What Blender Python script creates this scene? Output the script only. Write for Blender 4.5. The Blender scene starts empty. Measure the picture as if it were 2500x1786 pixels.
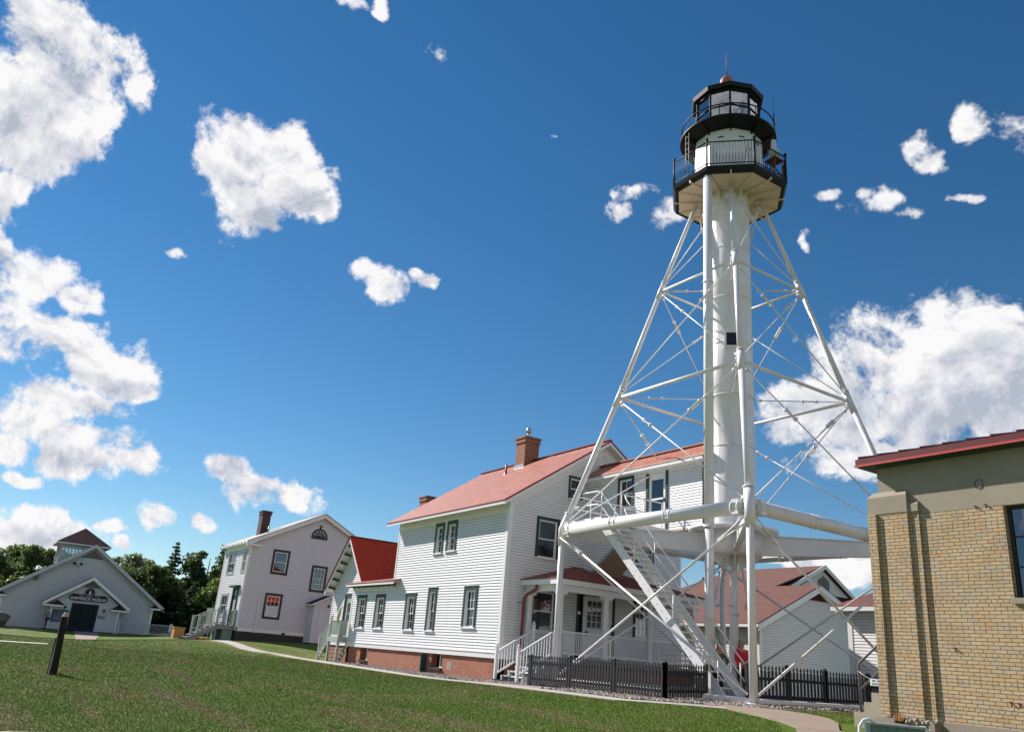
import bpy, bmesh, math, random
import numpy as np
from mathutils import Vector, Matrix
random.seed(7); RNG=np.random.default_rng(7)
C=bpy.context.scene.collection; sc=bpy.context.scene
R=math.radians
# ---------------------------------------------------------------- camera
M3=[[0.5502430685800702,0.8313750762628845,0.07776919729861645],[0.24300141040257162,-0.24853974272780113,0.9376450878808887],[-0.7988634927332386,0.49703468576517007,0.33878258680807294]]
cam=bpy.data.objects.new('camera',bpy.data.cameras.new('camera')); C.objects.link(cam)
cam.matrix_world=Matrix(((M3[0][0],M3[1][0],-M3[2][0],0),(M3[0][1],M3[1][1],-M3[2][1],0),(M3[0][2],M3[1][2],-M3[2][2],0),(0,0,0,1)))
cam.data.sensor_width=36; cam.data.sensor_fit='HORIZONTAL'; cam.data.lens=28.5138; cam.data.clip_end=3000; cam.data.clip_start=.1
sc.camera=cam
# ---------------------------------------------------------------- light
SUN_AZ=R(68); SUN_EL=R(36.5)       # light travels towards azimuth 68 deg (from +y towards +x)
tr=Vector((math.sin(SUN_AZ)*math.cos(SUN_EL),math.cos(SUN_AZ)*math.cos(SUN_EL),-math.sin(SUN_EL)))
sun=bpy.data.objects.new('sun',bpy.data.lights.new('sun','SUN')); C.objects.link(sun)
sun.data.energy=5.0; sun.data.angle=R(.53); sun.data.color=(1,.935,.87)
sun.rotation_mode='QUATERNION'; sun.rotation_quaternion=tr.to_track_quat('-Z','Y'); sun.location=(-40,-40,60)
sc.view_settings.view_transform='Standard'; sc.view_settings.look='None'; sc.view_settings.exposure=0.6; sc.view_settings.gamma=1
sc.view_settings.use_curve_mapping=False
CLOUDS=[(-1.659, 0.593, 0.062, 0.041, 1), (-1.656, 0.534, 0.054, 0.059, 1), (-1.612, 0.574, 0.049, 0.048, 1), (-1.587, 0.513, 0.04, 0.044, 1), (-1.626, 0.48, 0.054, 0.049, 1), (-1.544, 0.571, 0.029, 0.027, 0.6), (-1.627, 0.417, 0.026, 0.039, 0.9), (-1.625, 0.369, 0.017, 0.03, 0.9), (-1.599, 0.333, 0.047, 0.037, 1), (-1.562, 0.348, 0.033, 0.028, 0.9), (-1.534, 0.333, 0.026, 0.028, 0.8), (-1.582, 0.288, 0.077, 0.035, 1), (-1.53, 0.292, 0.038, 0.029, 1), (-1.495, 0.273, 0.043, 0.029, 1), (-1.461, 0.257, 0.026, 0.019, 0.7), (-1.53, 0.226, 0.094, 0.025, 0.6), (-1.56, 0.204, 0.046, 0.024, 0.9), (-1.564, 0.173, 0.023, 0.022, 1), (-1.478, 0.182, 0.05, 0.031, 1), (-1.438, 0.175, 0.035, 0.022, 0.9), (-1.498, 0.161, 0.036, 0.019, 0.8), (-1.551, 0.137, 0.022, 0.009, 0.9), (-1.392, 0.555, 0.047, 0.034, 1), (-1.351, 0.567, 0.049, 0.03, 1), (-1.327, 0.532, 0.049, 0.04, 1), (-1.419, 0.519, 0.046, 0.034, 1), (-1.391, 0.488, 0.061, 0.036, 0.9), (-1.356, 0.472, 0.026, 0.015, 0.7), (-1.3, 0.509, 0.022, 0.024, 0.7), (-1.195, 0.423, 0.033, 0.026, 0.75), (-1.221, 0.437, 0.022, 0.016, 0.6), (-1.145, 0.44, 0.025, 0.016, 0.5), (-1.298, 0.726, 0.03, 0.012, 0.6), (-1.26, 0.731, 0.018, 0.011, 0.6), (-1.456, 0.408, 0.023, 0.011, 0.45), (-1.341, 0.179, 0.035, 0.02, 0.9), (-1.309, 0.162, 0.056, 0.023, 1), (-1.277, 0.164, 0.031, 0.02, 0.9), (-1.418, 0.122, 0.027, 0.018, 0.95), (-1.352, 0.122, 0.028, 0.015, 0.95), (-1.505, 0.092, 0.046, 0.018, 1), (-1.527, 0.074, 0.034, 0.02, 1), (-1.459, 0.102, 0.018, 0.01, 0.8), (-1.441, 0.086, 0.014, 0.011, 0.8), (-0.545, 0.526, 0.043, 0.024, 0.75), (-0.514, 0.506, 0.032, 0.017, 0.6), (-0.568, 0.54, 0.022, 0.016, 0.5), (-0.477, 0.568, 0.032, 0.027, 0.5), (-0.436, 0.6, 0.025, 0.022, 0.5), (-0.493, 0.588, 0.024, 0.022, 0.4), (-0.446, 0.514, 0.03, 0.012, 0.4), (-0.856, 0.569, 0.046, 0.021, 0.5), (-0.804, 0.54, 0.033, 0.022, 0.6), (-0.864, 0.55, 0.029, 0.017, 0.5), (-0.602, 0.542, 0.02, 0.014, 0.35), (-0.626, 0.494, 0.015, 0.019, 0.3), (-0.976, 0.621, 0.018, 0.012, 0.3), (-0.513, 0.381, 0.096, 0.052, 1), (-0.442, 0.378, 0.07, 0.05, 1), (-0.56, 0.344, 0.077, 0.061, 1), (-0.613, 0.296, 0.087, 0.047, 1), (-0.498, 0.317, 0.118, 0.069, 1), (-0.655, 0.288, 0.052, 0.029, 0.9), (-0.594, 0.249, 0.11, 0.028, 0.9), (-0.436, 0.333, 0.089, 0.097, 1), (-0.602, 0.118, 0.072, 0.018, 0.9), (-0.591, 0.132, 0.025, 0.013, 0.9), (-0.662, 0.123, 0.04, 0.01, 0.7)]
GREYS=[(-1.584, 0.292, 0.077, 0.037, 1), (-0.509, 0.291, 0.138, 0.056, 1), (-0.439, 0.308, 0.08, 0.071, 1), (-1.518, 0.164, 0.062, 0.022, 0.6), (-1.308, 0.153, 0.06, 0.014, 0.6), (-1.391, 0.508, 0.061, 0.031, 0.35), (-1.505, 0.075, 0.057, 0.019, 0.6), (-0.599, 0.24, 0.11, 0.028, 0.7), (-1.35, 0.112, 0.027, 0.01, 0.5), (-1.416, 0.113, 0.025, 0.01, 0.5), (-1.632, 0.5, 0.049, 0.041, 0.3)]

class NT:
    def __init__(s,tree): s.t=tree; tree.nodes.clear()
    def n(s,typ,**kw):
        nd=s.t.nodes.new(typ)
        for k,v in kw.items():
            if k=='inp':
                for i,x in v.items():
                    if isinstance(x,bpy.types.NodeSocket): s.t.links.new(x,nd.inputs[i])
                    else: nd.inputs[i].default_value=x
            else: setattr(nd,k,v)
        return nd
    def m(s,op,a,b=0.,c=0.,clamp=False):
        return s.n('ShaderNodeMath',operation=op,use_clamp=clamp,inp={0:a,1:b,2:c}).outputs[0]
    def vm(s,op,a,b=(0,0,0)): 
        nd=s.n('ShaderNodeVectorMath',operation=op,inp={0:a,1:b}); return nd.outputs[1] if op in('LENGTH','DOT_PRODUCT') else nd.outputs[0]
    def noise(s,vec,scale,detail=4,rough=.5,dist=0.):
        return s.n('ShaderNodeTexNoise',inp={'Vector':vec,'Scale':scale,'Detail':detail,'Roughness':rough,'Distortion':dist}).outputs[0]
    def mix(s,f,a,b,blend='MIX'):
        nd=s.n('ShaderNodeMix',data_type='RGBA',blend_type=blend)
        for i,x in ((0,f),(6,a),(7,b)):
            if isinstance(x,bpy.types.NodeSocket): s.t.links.new(x,nd.inputs[i])
            else: nd.inputs[i].default_value=x if not isinstance(x,tuple) or len(x)==4 else (*x,1)
        return nd.outputs[2]
    def ramp(s,f,*st):
        nd=s.n('ShaderNodeValToRGB',inp={0:f}); e=nd.color_ramp.elements
        while len(e)<len(st): e.new(.5)
        for k,(p,c) in enumerate(st):
            e[k].position=p; e[k].color=(*c,1) if isinstance(c,tuple) else (c,c,c,1)
        return nd.outputs[0]
    def smooth(s,x,a,b):
        nd=s.n('ShaderNodeMapRange',interpolation_type='SMOOTHSTEP',inp={0:x,1:a,2:b}); return nd.outputs[0]
w=bpy.data.worlds.new('World'); sc.world=w; w.use_nodes=True
N=NT(w.node_tree)
sky=N.n('ShaderNodeTexSky',sky_type='NISHITA',sun_disc=False,sun_elevation=SUN_EL,sun_rotation=R(248),altitude=200,air_density=1.0,dust_density=.0,ozone_density=3.0)
geo=N.n('ShaderNodeTexCoord').outputs['Generated']
sep=N.n('ShaderNodeSeparateXYZ',inp={0:geo})
az=N.m('ARCTAN2',sep.outputs[0],sep.outputs[1]); el=N.m('ARCSINE',sep.outputs[2])
uv=N.n('ShaderNodeCombineXYZ',inp={0:az,1:el,2:0.}).outputs[0]
def blobs(L):
    cur=None
    for a,e,ra,re,s in L:
        # the running value rides along in z (scaled to nothing) so the shader evaluates one cloud after another
        uv_=uv if cur is None else N.n('ShaderNodeCombineXYZ',inp={0:az,1:el,2:N.m('MULTIPLY',cur,1e-7)}).outputs[0]
        mp=N.n('ShaderNodeMapping',vector_type='TEXTURE',inp={0:uv_,1:(a,e,0),3:(ra,re,1)}).outputs[0]
        d=N.vm('LENGTH',mp)
        v=N.m('MULTIPLY_ADD',d,-1.0,0.75+.25*s-(1-s)*.55)
        cur=v if cur is None else N.m('SMOOTH_MAX',cur,v,.12)
    return cur
# unseen clouds behind and beside the camera, added to brighten and whiten shaded sides
CLOUDS+=[(.3,.55,.30,.16,1),(1.0,.35,.4,.14,1),(1.5,.8,.5,.2,1),(2.3,.4,.4,.18,1),(3.0,.75,.35,.16,1),(-2.6,.3,.3,.1,1),(.1,.18,.3,.07,1),(2.0,.12,.5,.06,1)]
GREYS=[q for q in GREYS if q[4]>.5]+[(a+.15*ra,e-.5*re,ra*1.0,re*.62,.8) for a,e,ra,re,s_ in CLOUDS[:62] if s_>=.9 and re>.026 and a<-1.2]
wv=N.n('ShaderNodeTexNoise',inp={'Vector':geo,'Scale':9.,'Detail':3,'Roughness':.6}).outputs[1]
ws=N.n('ShaderNodeSeparateXYZ',inp={0:wv})
az=N.m('ADD',az,N.m('MULTIPLY',N.m('SUBTRACT',ws.outputs[0],.5),.085)); el=N.m('ADD',el,N.m('MULTIPLY',N.m('SUBTRACT',ws.outputs[1],.5),.07))
uv=N.n('ShaderNodeCombineXYZ',inp={0:az,1:el,2:0.}).outputs[0]
base=N.m('MAXIMUM',blobs(CLOUDS),-.62)
n1=N.noise(geo,8,6,.64,.3); n2=N.noise(geo,30,4,.68,.2)
nn=N.m('ADD',N.m('MULTIPLY',N.m('SUBTRACT',n1,.5),2.7),N.m('MULTIPLY',N.m('SUBTRACT',n2,.5),1.3))
dens=N.m('ADD',N.m('MINIMUM',N.m('ADD',base,.03),.52),nn)
mask=N.smooth(dens,-.04,.42)
sh=N.vm('ADD',geo,(tr.x*-.012,tr.y*-.012,.016))
n1b=N.noise(sh,8,5,.64,.3); n2b=n2
rel=N.m('ADD',N.m('MULTIPLY',N.m('SUBTRACT',n1,n1b),5.0),N.m('MULTIPLY',N.m('SUBTRACT',n2,.5),1.1))
g=N.smooth(N.m('ADD',blobs(GREYS),N.m('MULTIPLY',N.m('SUBTRACT',n1,.5),1.6)),-.15,.8)
thick=N.smooth(dens,.35,1.25)
lum=N.m('ADD',N.m('SUBTRACT',N.m('SUBTRACT',.84,N.m('MULTIPLY',g,.50)),N.m('MULTIPLY',thick,.14)),rel,clamp=True)
lum=N.m('ADD',.25,N.m('MULTIPLY',lum,.78))
ccol=N.mix(lum,(.30,.37,.50),(1,1,1))
ccol=N.mix(1.,ccol,(9.4,9.3,9.4),'MULTIPLY')
# deep polarised blue: raise saturation of the sky itself
hs=N.n('ShaderNodeHueSaturation',inp={0:.497,1:1.27,2:.97,4:sky.outputs[0]}).outputs[0]
col=N.mix(mask,hs,ccol)
bg=N.n('ShaderNodeBackground',inp={0:col,1:.068})
N.n('ShaderNodeOutputWorld',inp={0:bg.outputs[0]})
w.cycles.sampling_method='MANUAL'; w.cycles.sample_map_resolution=512
# ---------------------------------------------------------------- materials
MATS={}
def mat(name,build):
    m=bpy.data.materials.new(name); m.use_nodes=True; t=NT(m.node_tree); b=t.n('ShaderNodeBsdfPrincipled')
    out=t.n('ShaderNodeOutputMaterial',inp={0:b.outputs[0]}); build(t,b,out); MATS[name]=m; return m
def pos(t): return t.n('ShaderNodeNewGeometry').outputs['Position']
def S(t,b,k,v):
    if isinstance(v,bpy.types.NodeSocket): t.t.links.new(v,b.inputs[k])
    else: b.inputs[k].default_value=(*v,1) if isinstance(v,tuple) and len(v)==3 and k=='Base Color' else v
def paint(name,c,rough=.5,var=.12,scale=3.,bump=.0,metal=0.,dirt=None):
    def f(t,b,o):
        p=pos(t); n=t.noise(p,scale,6,.65); n3=t.noise(p,scale*9,3,.6)
        k=t.m('ADD',1-var/2,t.m('MULTIPLY',t.m('ADD',t.m('MULTIPLY',n,.7),t.m('MULTIPLY',n3,.3)),var))
        cc=t.n('ShaderNodeCombineColor',inp={0:t.m('MULTIPLY',k,c[0]),1:t.m('MULTIPLY',k,c[1]),2:t.m('MULTIPLY',k,c[2])}).outputs[0]
        if dirt:
            ps=t.n('ShaderNodeMapping',inp={0:p,3:(2.2,2.2,.35)}).outputs[0]
            dm=t.smooth(t.noise(ps,dirt[1],7,.7),.50,.80)
            cc=t.mix(t.m('MULTIPLY',dm,dirt[2]),cc,dirt[0])
            rs=t.smooth(t.noise(ps,dirt[1]*3.1,5,.75),.66,.80); cc=t.mix(t.m('MULTIPLY',rs,dirt[2]*1.2),cc,(dirt[0][0]*.75,dirt[0][1]*.62,dirt[0][2]*.48))
        S(t,b,'Base Color',cc); S(t,b,'Roughness',rough if max(c)>.08 else max(rough,.5)); S(t,b,'Metallic',metal); S(t,b,'Specular IOR Level',.5 if max(c)>.08 else .22)
        if bump: S(t,b,'Normal',t.n('ShaderNodeBump',inp={'Strength':bump,'Distance':.02,'Height':n3}).outputs[0])
    return mat(name,f)
paint('white_paint',(.77,.76,.76),.45,.08,1.5,dirt=((.50,.47,.42),1.4,.30))
paint('lap_shade_joint',(.30,.30,.30),.8,.2,3.)  # dark butt joints, and painted shade under the siding laps
paint('siding_paint',(.74,.73,.735),.5,.10,1.2,dirt=((.50,.47,.44),.8,.32))
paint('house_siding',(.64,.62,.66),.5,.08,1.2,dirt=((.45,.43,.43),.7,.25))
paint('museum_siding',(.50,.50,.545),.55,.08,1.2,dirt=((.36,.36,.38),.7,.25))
paint('shed_siding',(.66,.65,.62),.55,.07,1.5)
paint('steel_white',(.75,.73,.735),.38,.08,1.4,dirt=((.45,.38,.29),1.5,.36))
paint('gallery_soffit',(.72,.60,.50),.5,.14,2.,dirt=((.4,.25,.15),3.,.45))
paint('green_trim',(.028,.062,.052),.45,.3,4.)
paint('grey_green_paint',(.36,.40,.36),.5,.14,3.)
paint('deck_grey',(.24,.24,.23),.6,.14,3.)
paint('beige_soffit',(.50,.41,.33),.6,.1,2.)
paint('black_paint',(.012,.013,.016),.35,.4,3.)
paint('fence_paint',(.030,.031,.033),.55,.35,5.)
paint('copper_red',(.36,.12,.085),.55,.3,2.)
paint('downspout_red',(.20,.035,.022),.45,.2,3.)
paint('fascia_red',(.13,.014,.016),.4,.2,3.)
paint('roof_trim_red',(.26,.02,.025),.35,.2,3.)
paint('gutter_red',(.50,.06,.05),.4,.15,3.)
paint('rust_red',(.22,.045,.025),.6,.3,6.)
paint('dark_base',(.05,.048,.05),.8,.3,3.)
paint('dark_shingle',(.055,.02,.022),.85,.4,6.,bump=.3)
paint('grey_shingle',(.40,.39,.36),.85,.25,6.,bump=.3)
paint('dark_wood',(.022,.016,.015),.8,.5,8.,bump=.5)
paint('navy',(.012,.016,.045),.4,.2,3.)
paint('sign_white',(.75,.74,.70),.5,.05,3.)
paint('sign_gold',(.50,.42,.30),.5,.05,3.)
paint('green_bin',(.13,.24,.16),.6,.3,4.)
paint('orange_wood',(.55,.25,.07),.7,.3,6.)
paint('orange_plastic',(.8,.22,.02),.5,.1,3.)
paint('cone_red',(.75,.12,.10),.5,.08,3.)
paint('galvanised',(.42,.43,.45),.4,.2,5.,metal=.7)
paint('iron_grey',(.10,.10,.105),.45,.3,5.)
paint('bench_green',(.16,.21,.20),.42,.15,6.,metal=.1)
paint('bench_grey',(.34,.36,.37),.4,.12,6.,metal=.1)
paint('rock',(.13,.11,.09),.9,.9,2.5,bump=1.)
paint('bark',(.09,.065,.045),.9,.5,6.,bump=.6)
paint('curtain',(.34,.34,.35),.9,.15,3.)
paint('curtain_dark',(.12,.115,.12),.9,.2,3.)
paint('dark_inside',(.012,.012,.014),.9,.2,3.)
paint('carving',(.55,.42,.26),.8,.7,9.,bump=.6)
paint('blue_print',(.10,.16,.28),.5,.2,9.)
paint('skin',(.45,.25,.17),.55,.1,6.)
paint('hair_brown',(.07,.03,.018),.6,.5,20.)
paint('hair_red',(.28,.10,.04),.6,.5,20.)
paint('red_jacket',(.60,.015,.03),.8,.2,5.)
paint('olive_jacket',(.10,.10,.06),.85,.6,12.)
paint('grey_top',(.22,.2,.2),.8,.3,8.)
paint('denim',(.035,.045,.12),.85,.3,8.)
paint('black_cloth',(.012,.012,.014),.85,.3,8.)
paint('shoe',(.03,.03,.03),.6,.3,8.)
paint('lamp_green',(.01,.5,.22),.3,.1,3.); paint('lamp_pink',(.9,.25,.28),.3,.1,3.)
paint('canvas_shade',(.55,.10,.035),.7,.1,3.)
def brickmat(name,h,wd,hdr,stops,mortar,mt=.008,bump=.35,var=.5):
    def f(t,b,o):
        p=pos(t); s=t.n('ShaderNodeSeparateXYZ',inp={0:p})
        u=t.m('ADD',s.outputs[0],s.outputs[1]); z=s.outputs[2]
        rz=t.m('DIVIDE',t.m('ADD',z,50.),h); row=t.m('FLOOR',rz); fz=t.m('FRACT',rz)
        if hdr:
            ish=t.m('LESS_THAN',t.m('FLOORED_MODULO',row,hdr),.5)
            ww=t.m('SUBTRACT',wd,t.m('MULTIPLY',ish,wd*.5))
        else: ish=0.; ww=wd
        off=t.m('MULTIPLY',t.m('FLOORED_MODULO',row,2.),.5)
        ru=t.m('ADD',t.m('DIVIDE',t.m('ADD',u,200.),ww),off)
        ru=t.m('ADD',ru,t.m('MULTIPLY',t.m('SINE',t.m('MULTIPLY',row,12.7)),.06))
        cu=t.m('FLOOR',ru); fu=t.m('FRACT',ru)
        wob=t.m('MULTIPLY',t.m('SUBTRACT',t.noise(p,30,2),.5),mt*1.0)
        ez=t.m('MULTIPLY',t.m('MINIMUM',fz,t.m('SUBTRACT',1.,fz)),h)
        eu=t.m('MULTIPLY',t.m('MINIMUM',fu,t.m('SUBTRACT',1.,fu)),ww)
        e=t.m('ADD',t.m('MINIMUM',ez,eu),wob)
        mk=t.smooth(e,mt*.35,mt*.75)
        cell=t.n('ShaderNodeCombineXYZ',inp={0:cu,1:row,2:ish}).outputs[0]
        wn=t.n('ShaderNodeTexWhiteNoise',inp={0:cell}).outputs[0]
        bc=t.ramp(wn,*stops)
        big=t.noise(p,1.2,5,.6); small=t.noise(p,45,4,.7)
        bc=t.mix(t.m('MULTIPLY',small,var),bc,(.5,.42,.3),'MULTIPLY')
        bc=t.mix(t.m('MULTIPLY',t.smooth(big,.42,.72),.42),bc,(stops[0][1][0]*.6,stops[0][1][1]*.6,stops[0][1][2]*.6))
        S(t,b,'Base Color',t.mix(mk,mortar,bc)); S(t,b,'Roughness',.85)
        hgt=t.m('ADD',mk,t.m('MULTIPLY',small,.35))
        S(t,b,'Normal',t.n('ShaderNodeBump',inp={'Strength':bump,'Distance':.012,'Height':hgt}).outputs[0])
    return mat(name,f)
brickmat('yellow_brick',.0677,.213,7,((0,(.52,.40,.25)),(.3,(.60,.46,.28)),(.55,(.60,.42,.22)),(.72,(.56,.36,.18)),(.85,(.46,.39,.29)),(1,(.62,.49,.32))),(.11,.085,.06),.011)
brickmat('red_brick',.068,.21,0,((0,(.40,.12,.06)),(.35,(.46,.16,.08)),(.7,(.36,.095,.05)),(1,(.48,.20,.12))),(.30,.17,.12),.013,.3,.6)
brickmat('chimney_brick',.075,.21,0,((0,(.30,.10,.055)),(.5,(.36,.14,.08)),(1,(.25,.08,.05))),(.30,.2,.15),.014,.3,.6)
brickmat('dark_brick',.075,.21,0,((0,(.09,.045,.035)),(.5,(.12,.05,.04)),(1,(.06,.03,.03))),(.05,.04,.04),.012,.3,.6)
def concrete(name,c,spk=.5,sc_=40,joint=0):
    def f(t,b,o):
        p=pos(t); n=t.noise(p,1.3,6,.65); s=t.noise(p,sc_,4,.7); v=t.n('ShaderNodeTexVoronoi',inp={'Vector':p,'Scale':sc_*1.2}).outputs[0]
        k=t.m('ADD',.72,t.m('ADD',t.m('MULTIPLY',n,.32),t.m('MULTIPLY',s,.24)))
        k=t.m('MULTIPLY',k,t.m('ADD',1-spk*.35,t.m('MULTIPLY',t.smooth(v,.05,.35),spk*.35)))
        cc=t.n('ShaderNodeCombineColor',inp={0:t.m('MULTIPLY',k,c[0]),1:t.m('MULTIPLY',k,c[1]),2:t.m('MULTIPLY',k,c[2])}).outputs[0]
        if joint:
            sp=t.n('ShaderNodeSeparateXYZ',inp={0:p}); ax=t.m('ADD',t.m('MULTIPLY',sp.outputs[0],.78),t.m('MULTIPLY',sp.outputs[1],-.62)); fr=t.m('FRACT',t.m('DIVIDE',t.m('ADD',ax,90.),joint))
            st=t.smooth(t.noise(p,.9,5,.7),.52,.72)
            cc=t.mix(t.m('MULTIPLY',st,.35),cc,(c[0]*.5,c[1]*.48,c[2]*.42)); cc=t.mix(t.m('MULTIPLY',t.m('LESS_THAN',fr,.022),.75),cc,(c[0]*.3,c[1]*.3,c[2]*.25))
        S(t,b,'Base Color',cc); S(t,b,'Roughness',.9)
        S(t,b,'Normal',t.n('ShaderNodeBump',inp={'Strength':.4,'Distance':.01,'Height':s}).outputs[0])
    return mat(name,f)
concrete('stucco',(.31,.27,.205),.3,25); concrete('step_concrete',(.36,.315,.24),.9,22); concrete('walk_concrete',(.27,.205,.16),.25,30,1.55); concrete('gravel_ground',(.26,.235,.21),.9,18)
concrete('path_gravel',(.42,.37,.33),.5,25); concrete('asphalt',(.06,.06,.08),.4,30); concrete('kerb',(.6,.58,.45),.3,30); concrete('foundation',(.30,.25,.20),.5,14)
def tiles(name,axis,c,c2,lw,lh,rough=.38,gap=.35,bump=.8,spec=.5):
    """pressed metal / asphalt shingles: rows follow height, columns follow the eave (axis 'x' or 'y')"""
    def f(t,b,o):
        p=pos(t); s=t.n('ShaderNodeSeparateXYZ',inp={0:p}); u=s.outputs[0 if axis=='x' else 1]
        rz=t.m('DIVIDE',t.m('ADD',s.outputs[2],30.),lh); row=t.m('FLOOR',rz); fz=t.m('FRACT',rz)
        ru=t.m('ADD',t.m('DIVIDE',t.m('ADD',u,200.),lw),t.m('MULTIPLY',t.m('FLOORED_MODULO',row,2.),.5)); fu=t.m('FRACT',ru); cu=t.m('FLOOR',ru)
        wn=t.n('ShaderNodeTexWhiteNoise',inp={0:t.n('ShaderNodeCombineXYZ',inp={0:cu,1:row,2:0.}).outputs[0]}).outputs[0]
        edge=t.m('MAXIMUM',t.m('LESS_THAN',fz,.16),t.m('LESS_THAN',fu,.07))
        n=t.noise(p,1.1,6,.65)
        cc=t.mix(t.m('ADD',t.m('MULTIPLY',wn,.6),t.m('MULTIPLY',n,.4)),c,c2)
        cc=t.mix(t.m('MULTIPLY',edge,gap),cc,(c[0]*.35,c[1]*.35,c[2]*.35))
        S(t,b,'Base Color',cc); S(t,b,'Roughness',rough); S(t,b,'Specular IOR Level',spec)
        h=t.m('ADD',t.m('SUBTRACT',1.,fz),t.m('MULTIPLY',t.m('LESS_THAN',fu,.07),-.5))
        S(t,b,'Normal',t.n('ShaderNodeBump',inp={'Strength':bump,'Distance':.02,'Height':h}).outputs[0])
    return mat(name,f)
tiles('red_metal_x','x',(.35,.115,.075),(.50,.20,.135),.36,.13,.5,.7,.9,.35)
tiles('red_metal_y','y',(.66,.065,.03),(.74,.085,.04),.34,.20,.7,.3,.25,.15)
tiles('porch_shingle_y','y',(.24,.055,.04),(.34,.09,.065),.22,.055,.7,.45,.4,.3)
tiles('porch_shingle_x','x',(.24,.055,.04),(.34,.09,.065),.22,.055,.7,.45,.4,.3)
tiles('shed_shingle','x',(.14,.05,.04),(.20,.075,.06),.22,.11,.85,.45,.4,.3)
tiles('brown_shingle_x','x',(.14,.07,.055),(.19,.095,.078),.30,.11,.9,.35,.3,.2)
tiles('brown_shingle_y','y',(.09,.035,.032),(.13,.05,.045),.30,.11,.9,.35,.3,.2)
def glassmat(name,tint=(.55,.6,.62),refl=.06):
    def f(t,b,o):
        tr_=t.n('ShaderNodeBsdfTransparent',inp={0:(*tint,1)}); gl=t.n('ShaderNodeBsdfGlossy',inp={'Color':(.9,.95,1,1),'Roughness':.03,'Normal':t.n('ShaderNodeBump',inp={'Strength':.06,'Distance':.05,'Height':t.noise(pos(t),1.6,2)}).outputs[0]})
        fr=t.n('ShaderNodeFresnel',inp={0:1.5}).outputs[0]
        ms=t.n('ShaderNodeMixShader',inp={0:t.m('ADD',fr,refl,clamp=True),1:tr_.outputs[0],2:gl.outputs[0]})
        t.t.links.new(ms.outputs[0],o.inputs[0])
    return mat(name,f)
glassmat('glass'); glassmat('dark_glass',(.25,.28,.3),.10); glassmat('lantern_glass',(.5,.52,.52),.26)
paint('black_glass',(.014,.016,.02),.12,.6,1.5); MATS['black_glass'].node_tree.nodes['Principled BSDF'].inputs['Specular IOR Level'].default_value=.12
def grassmat():
    def f(t,b,o):
        p=pos(t); mp=t.n('ShaderNodeMapping',inp={0:p,3:(1,1,0)}).outputs[0]
        n=t.noise(mp,.22,6,.6,.6); n2=t.noise(mp,1.7,5,.65); n3=t.noise(mp,14,4,.7); st=t.n('ShaderNodeMapping',inp={0:p,2:(0,0,.5),3:(.12,1.1,0)}).outputs[0]
        band=t.noise(st,1.1,5,.6,.4)
        a=t.mix(t.smooth(n,.38,.64),(.085,.150,.012),(.135,.165,.034))
        a=t.mix(t.m('MULTIPLY',t.smooth(band,.50,.68),.85),a,(.185,.145,.065))
        a=t.mix(t.m('MULTIPLY',t.smooth(n2,.5,.75),.4),a,(.115,.150,.035))
        k=t.m('ADD',.45,t.m('MULTIPLY',n3,1.05))
        a=t.mix(1.,a,t.n('ShaderNodeCombineColor',inp={0:k,1:k,2:k}).outputs[0],'MULTIPLY')
        S(t,b,'Base Color',a); S(t,b,'Roughness',.9); S(t,b,'Specular IOR Level',.15)
        S(t,b,'Normal',t.n('ShaderNodeBump',inp={'Strength':.9,'Distance':.06,'Height':t.m('ADD',n3,t.m('MULTIPLY',n2,.6))}).outputs[0])
    return mat('grass_ground',f)
grassmat()
def blademat():
    def f(t,b,o):
        p=pos(t); mp=t.n('ShaderNodeMapping',inp={0:p,3:(1,1,0)}).outputs[0]
        st=t.n('ShaderNodeMapping',inp={0:p,2:(0,0,.5),3:(.12,1.1,0)}).outputs[0]; band=t.noise(st,1.1,5,.6,.4)
        n=t.noise(mp,.22,6,.6,.6); r=t.n('ShaderNodeNewGeometry').outputs['Random Per Island']
        a=t.mix(t.smooth(n,.38,.64),(.120,.215,.012),(.195,.225,.045))
        a=t.mix(t.m('MULTIPLY',t.smooth(band,.50,.68),.8),a,(.30,.235,.12))
        a=t.mix(t.m('MULTIPLY',t.smooth(r,.6,1.),.6),a,(.24,.245,.10))
        S(t,b,'Base Color',a); S(t,b,'Roughness',.7); S(t,b,'Specular IOR Level',.25)
    return mat('grass_blade',f)
blademat()
def leafmat(name,c,c2):
    def f(t,b,o):
        r=t.n('ShaderNodeNewGeometry').outputs['Random Per Island']; n=t.noise(pos(t),.5,3)
        a=t.mix(t.m('ADD',t.m('MULTIPLY',r,.6),t.m('MULTIPLY',n,.4)),c,c2); S(t,b,'Base Color',a); S(t,b,'Roughness',.45); S(t,b,'Specular IOR Level',.45)
        tl=t.n('ShaderNodeBsdfTranslucent'); t.t.links.new(a,tl.inputs[0]); ms=t.n('ShaderNodeMixShader',inp={0:.45,1:b.outputs[0],2:tl.outputs[0]}); t.t.links.new(ms.outputs[0],o.inputs[0])
    return mat(name,f)
leafmat('conifer_leaf',(.03,.06,.026),(.075,.12,.04)); leafmat('leaf_green',(.09,.14,.035),(.21,.26,.08)); leafmat('leaf_dark',(.055,.095,.03),(.13,.18,.052)); leafmat('leaf_pale',(.13,.18,.07),(.32,.36,.18))
def stonemat():
    def f(t,b,o):
        r=t.n('ShaderNodeNewGeometry').outputs['Random Per Island']; S(t,b,'Base Color',t.ramp(r,(0,(.10,.085,.085)),(.35,(.22,.18,.155)),(.65,(.36,.31,.265)),(1,(.52,.47,.42)))); S(t,b,'Roughness',.85)
    return mat('stones',f)
stonemat()
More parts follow.
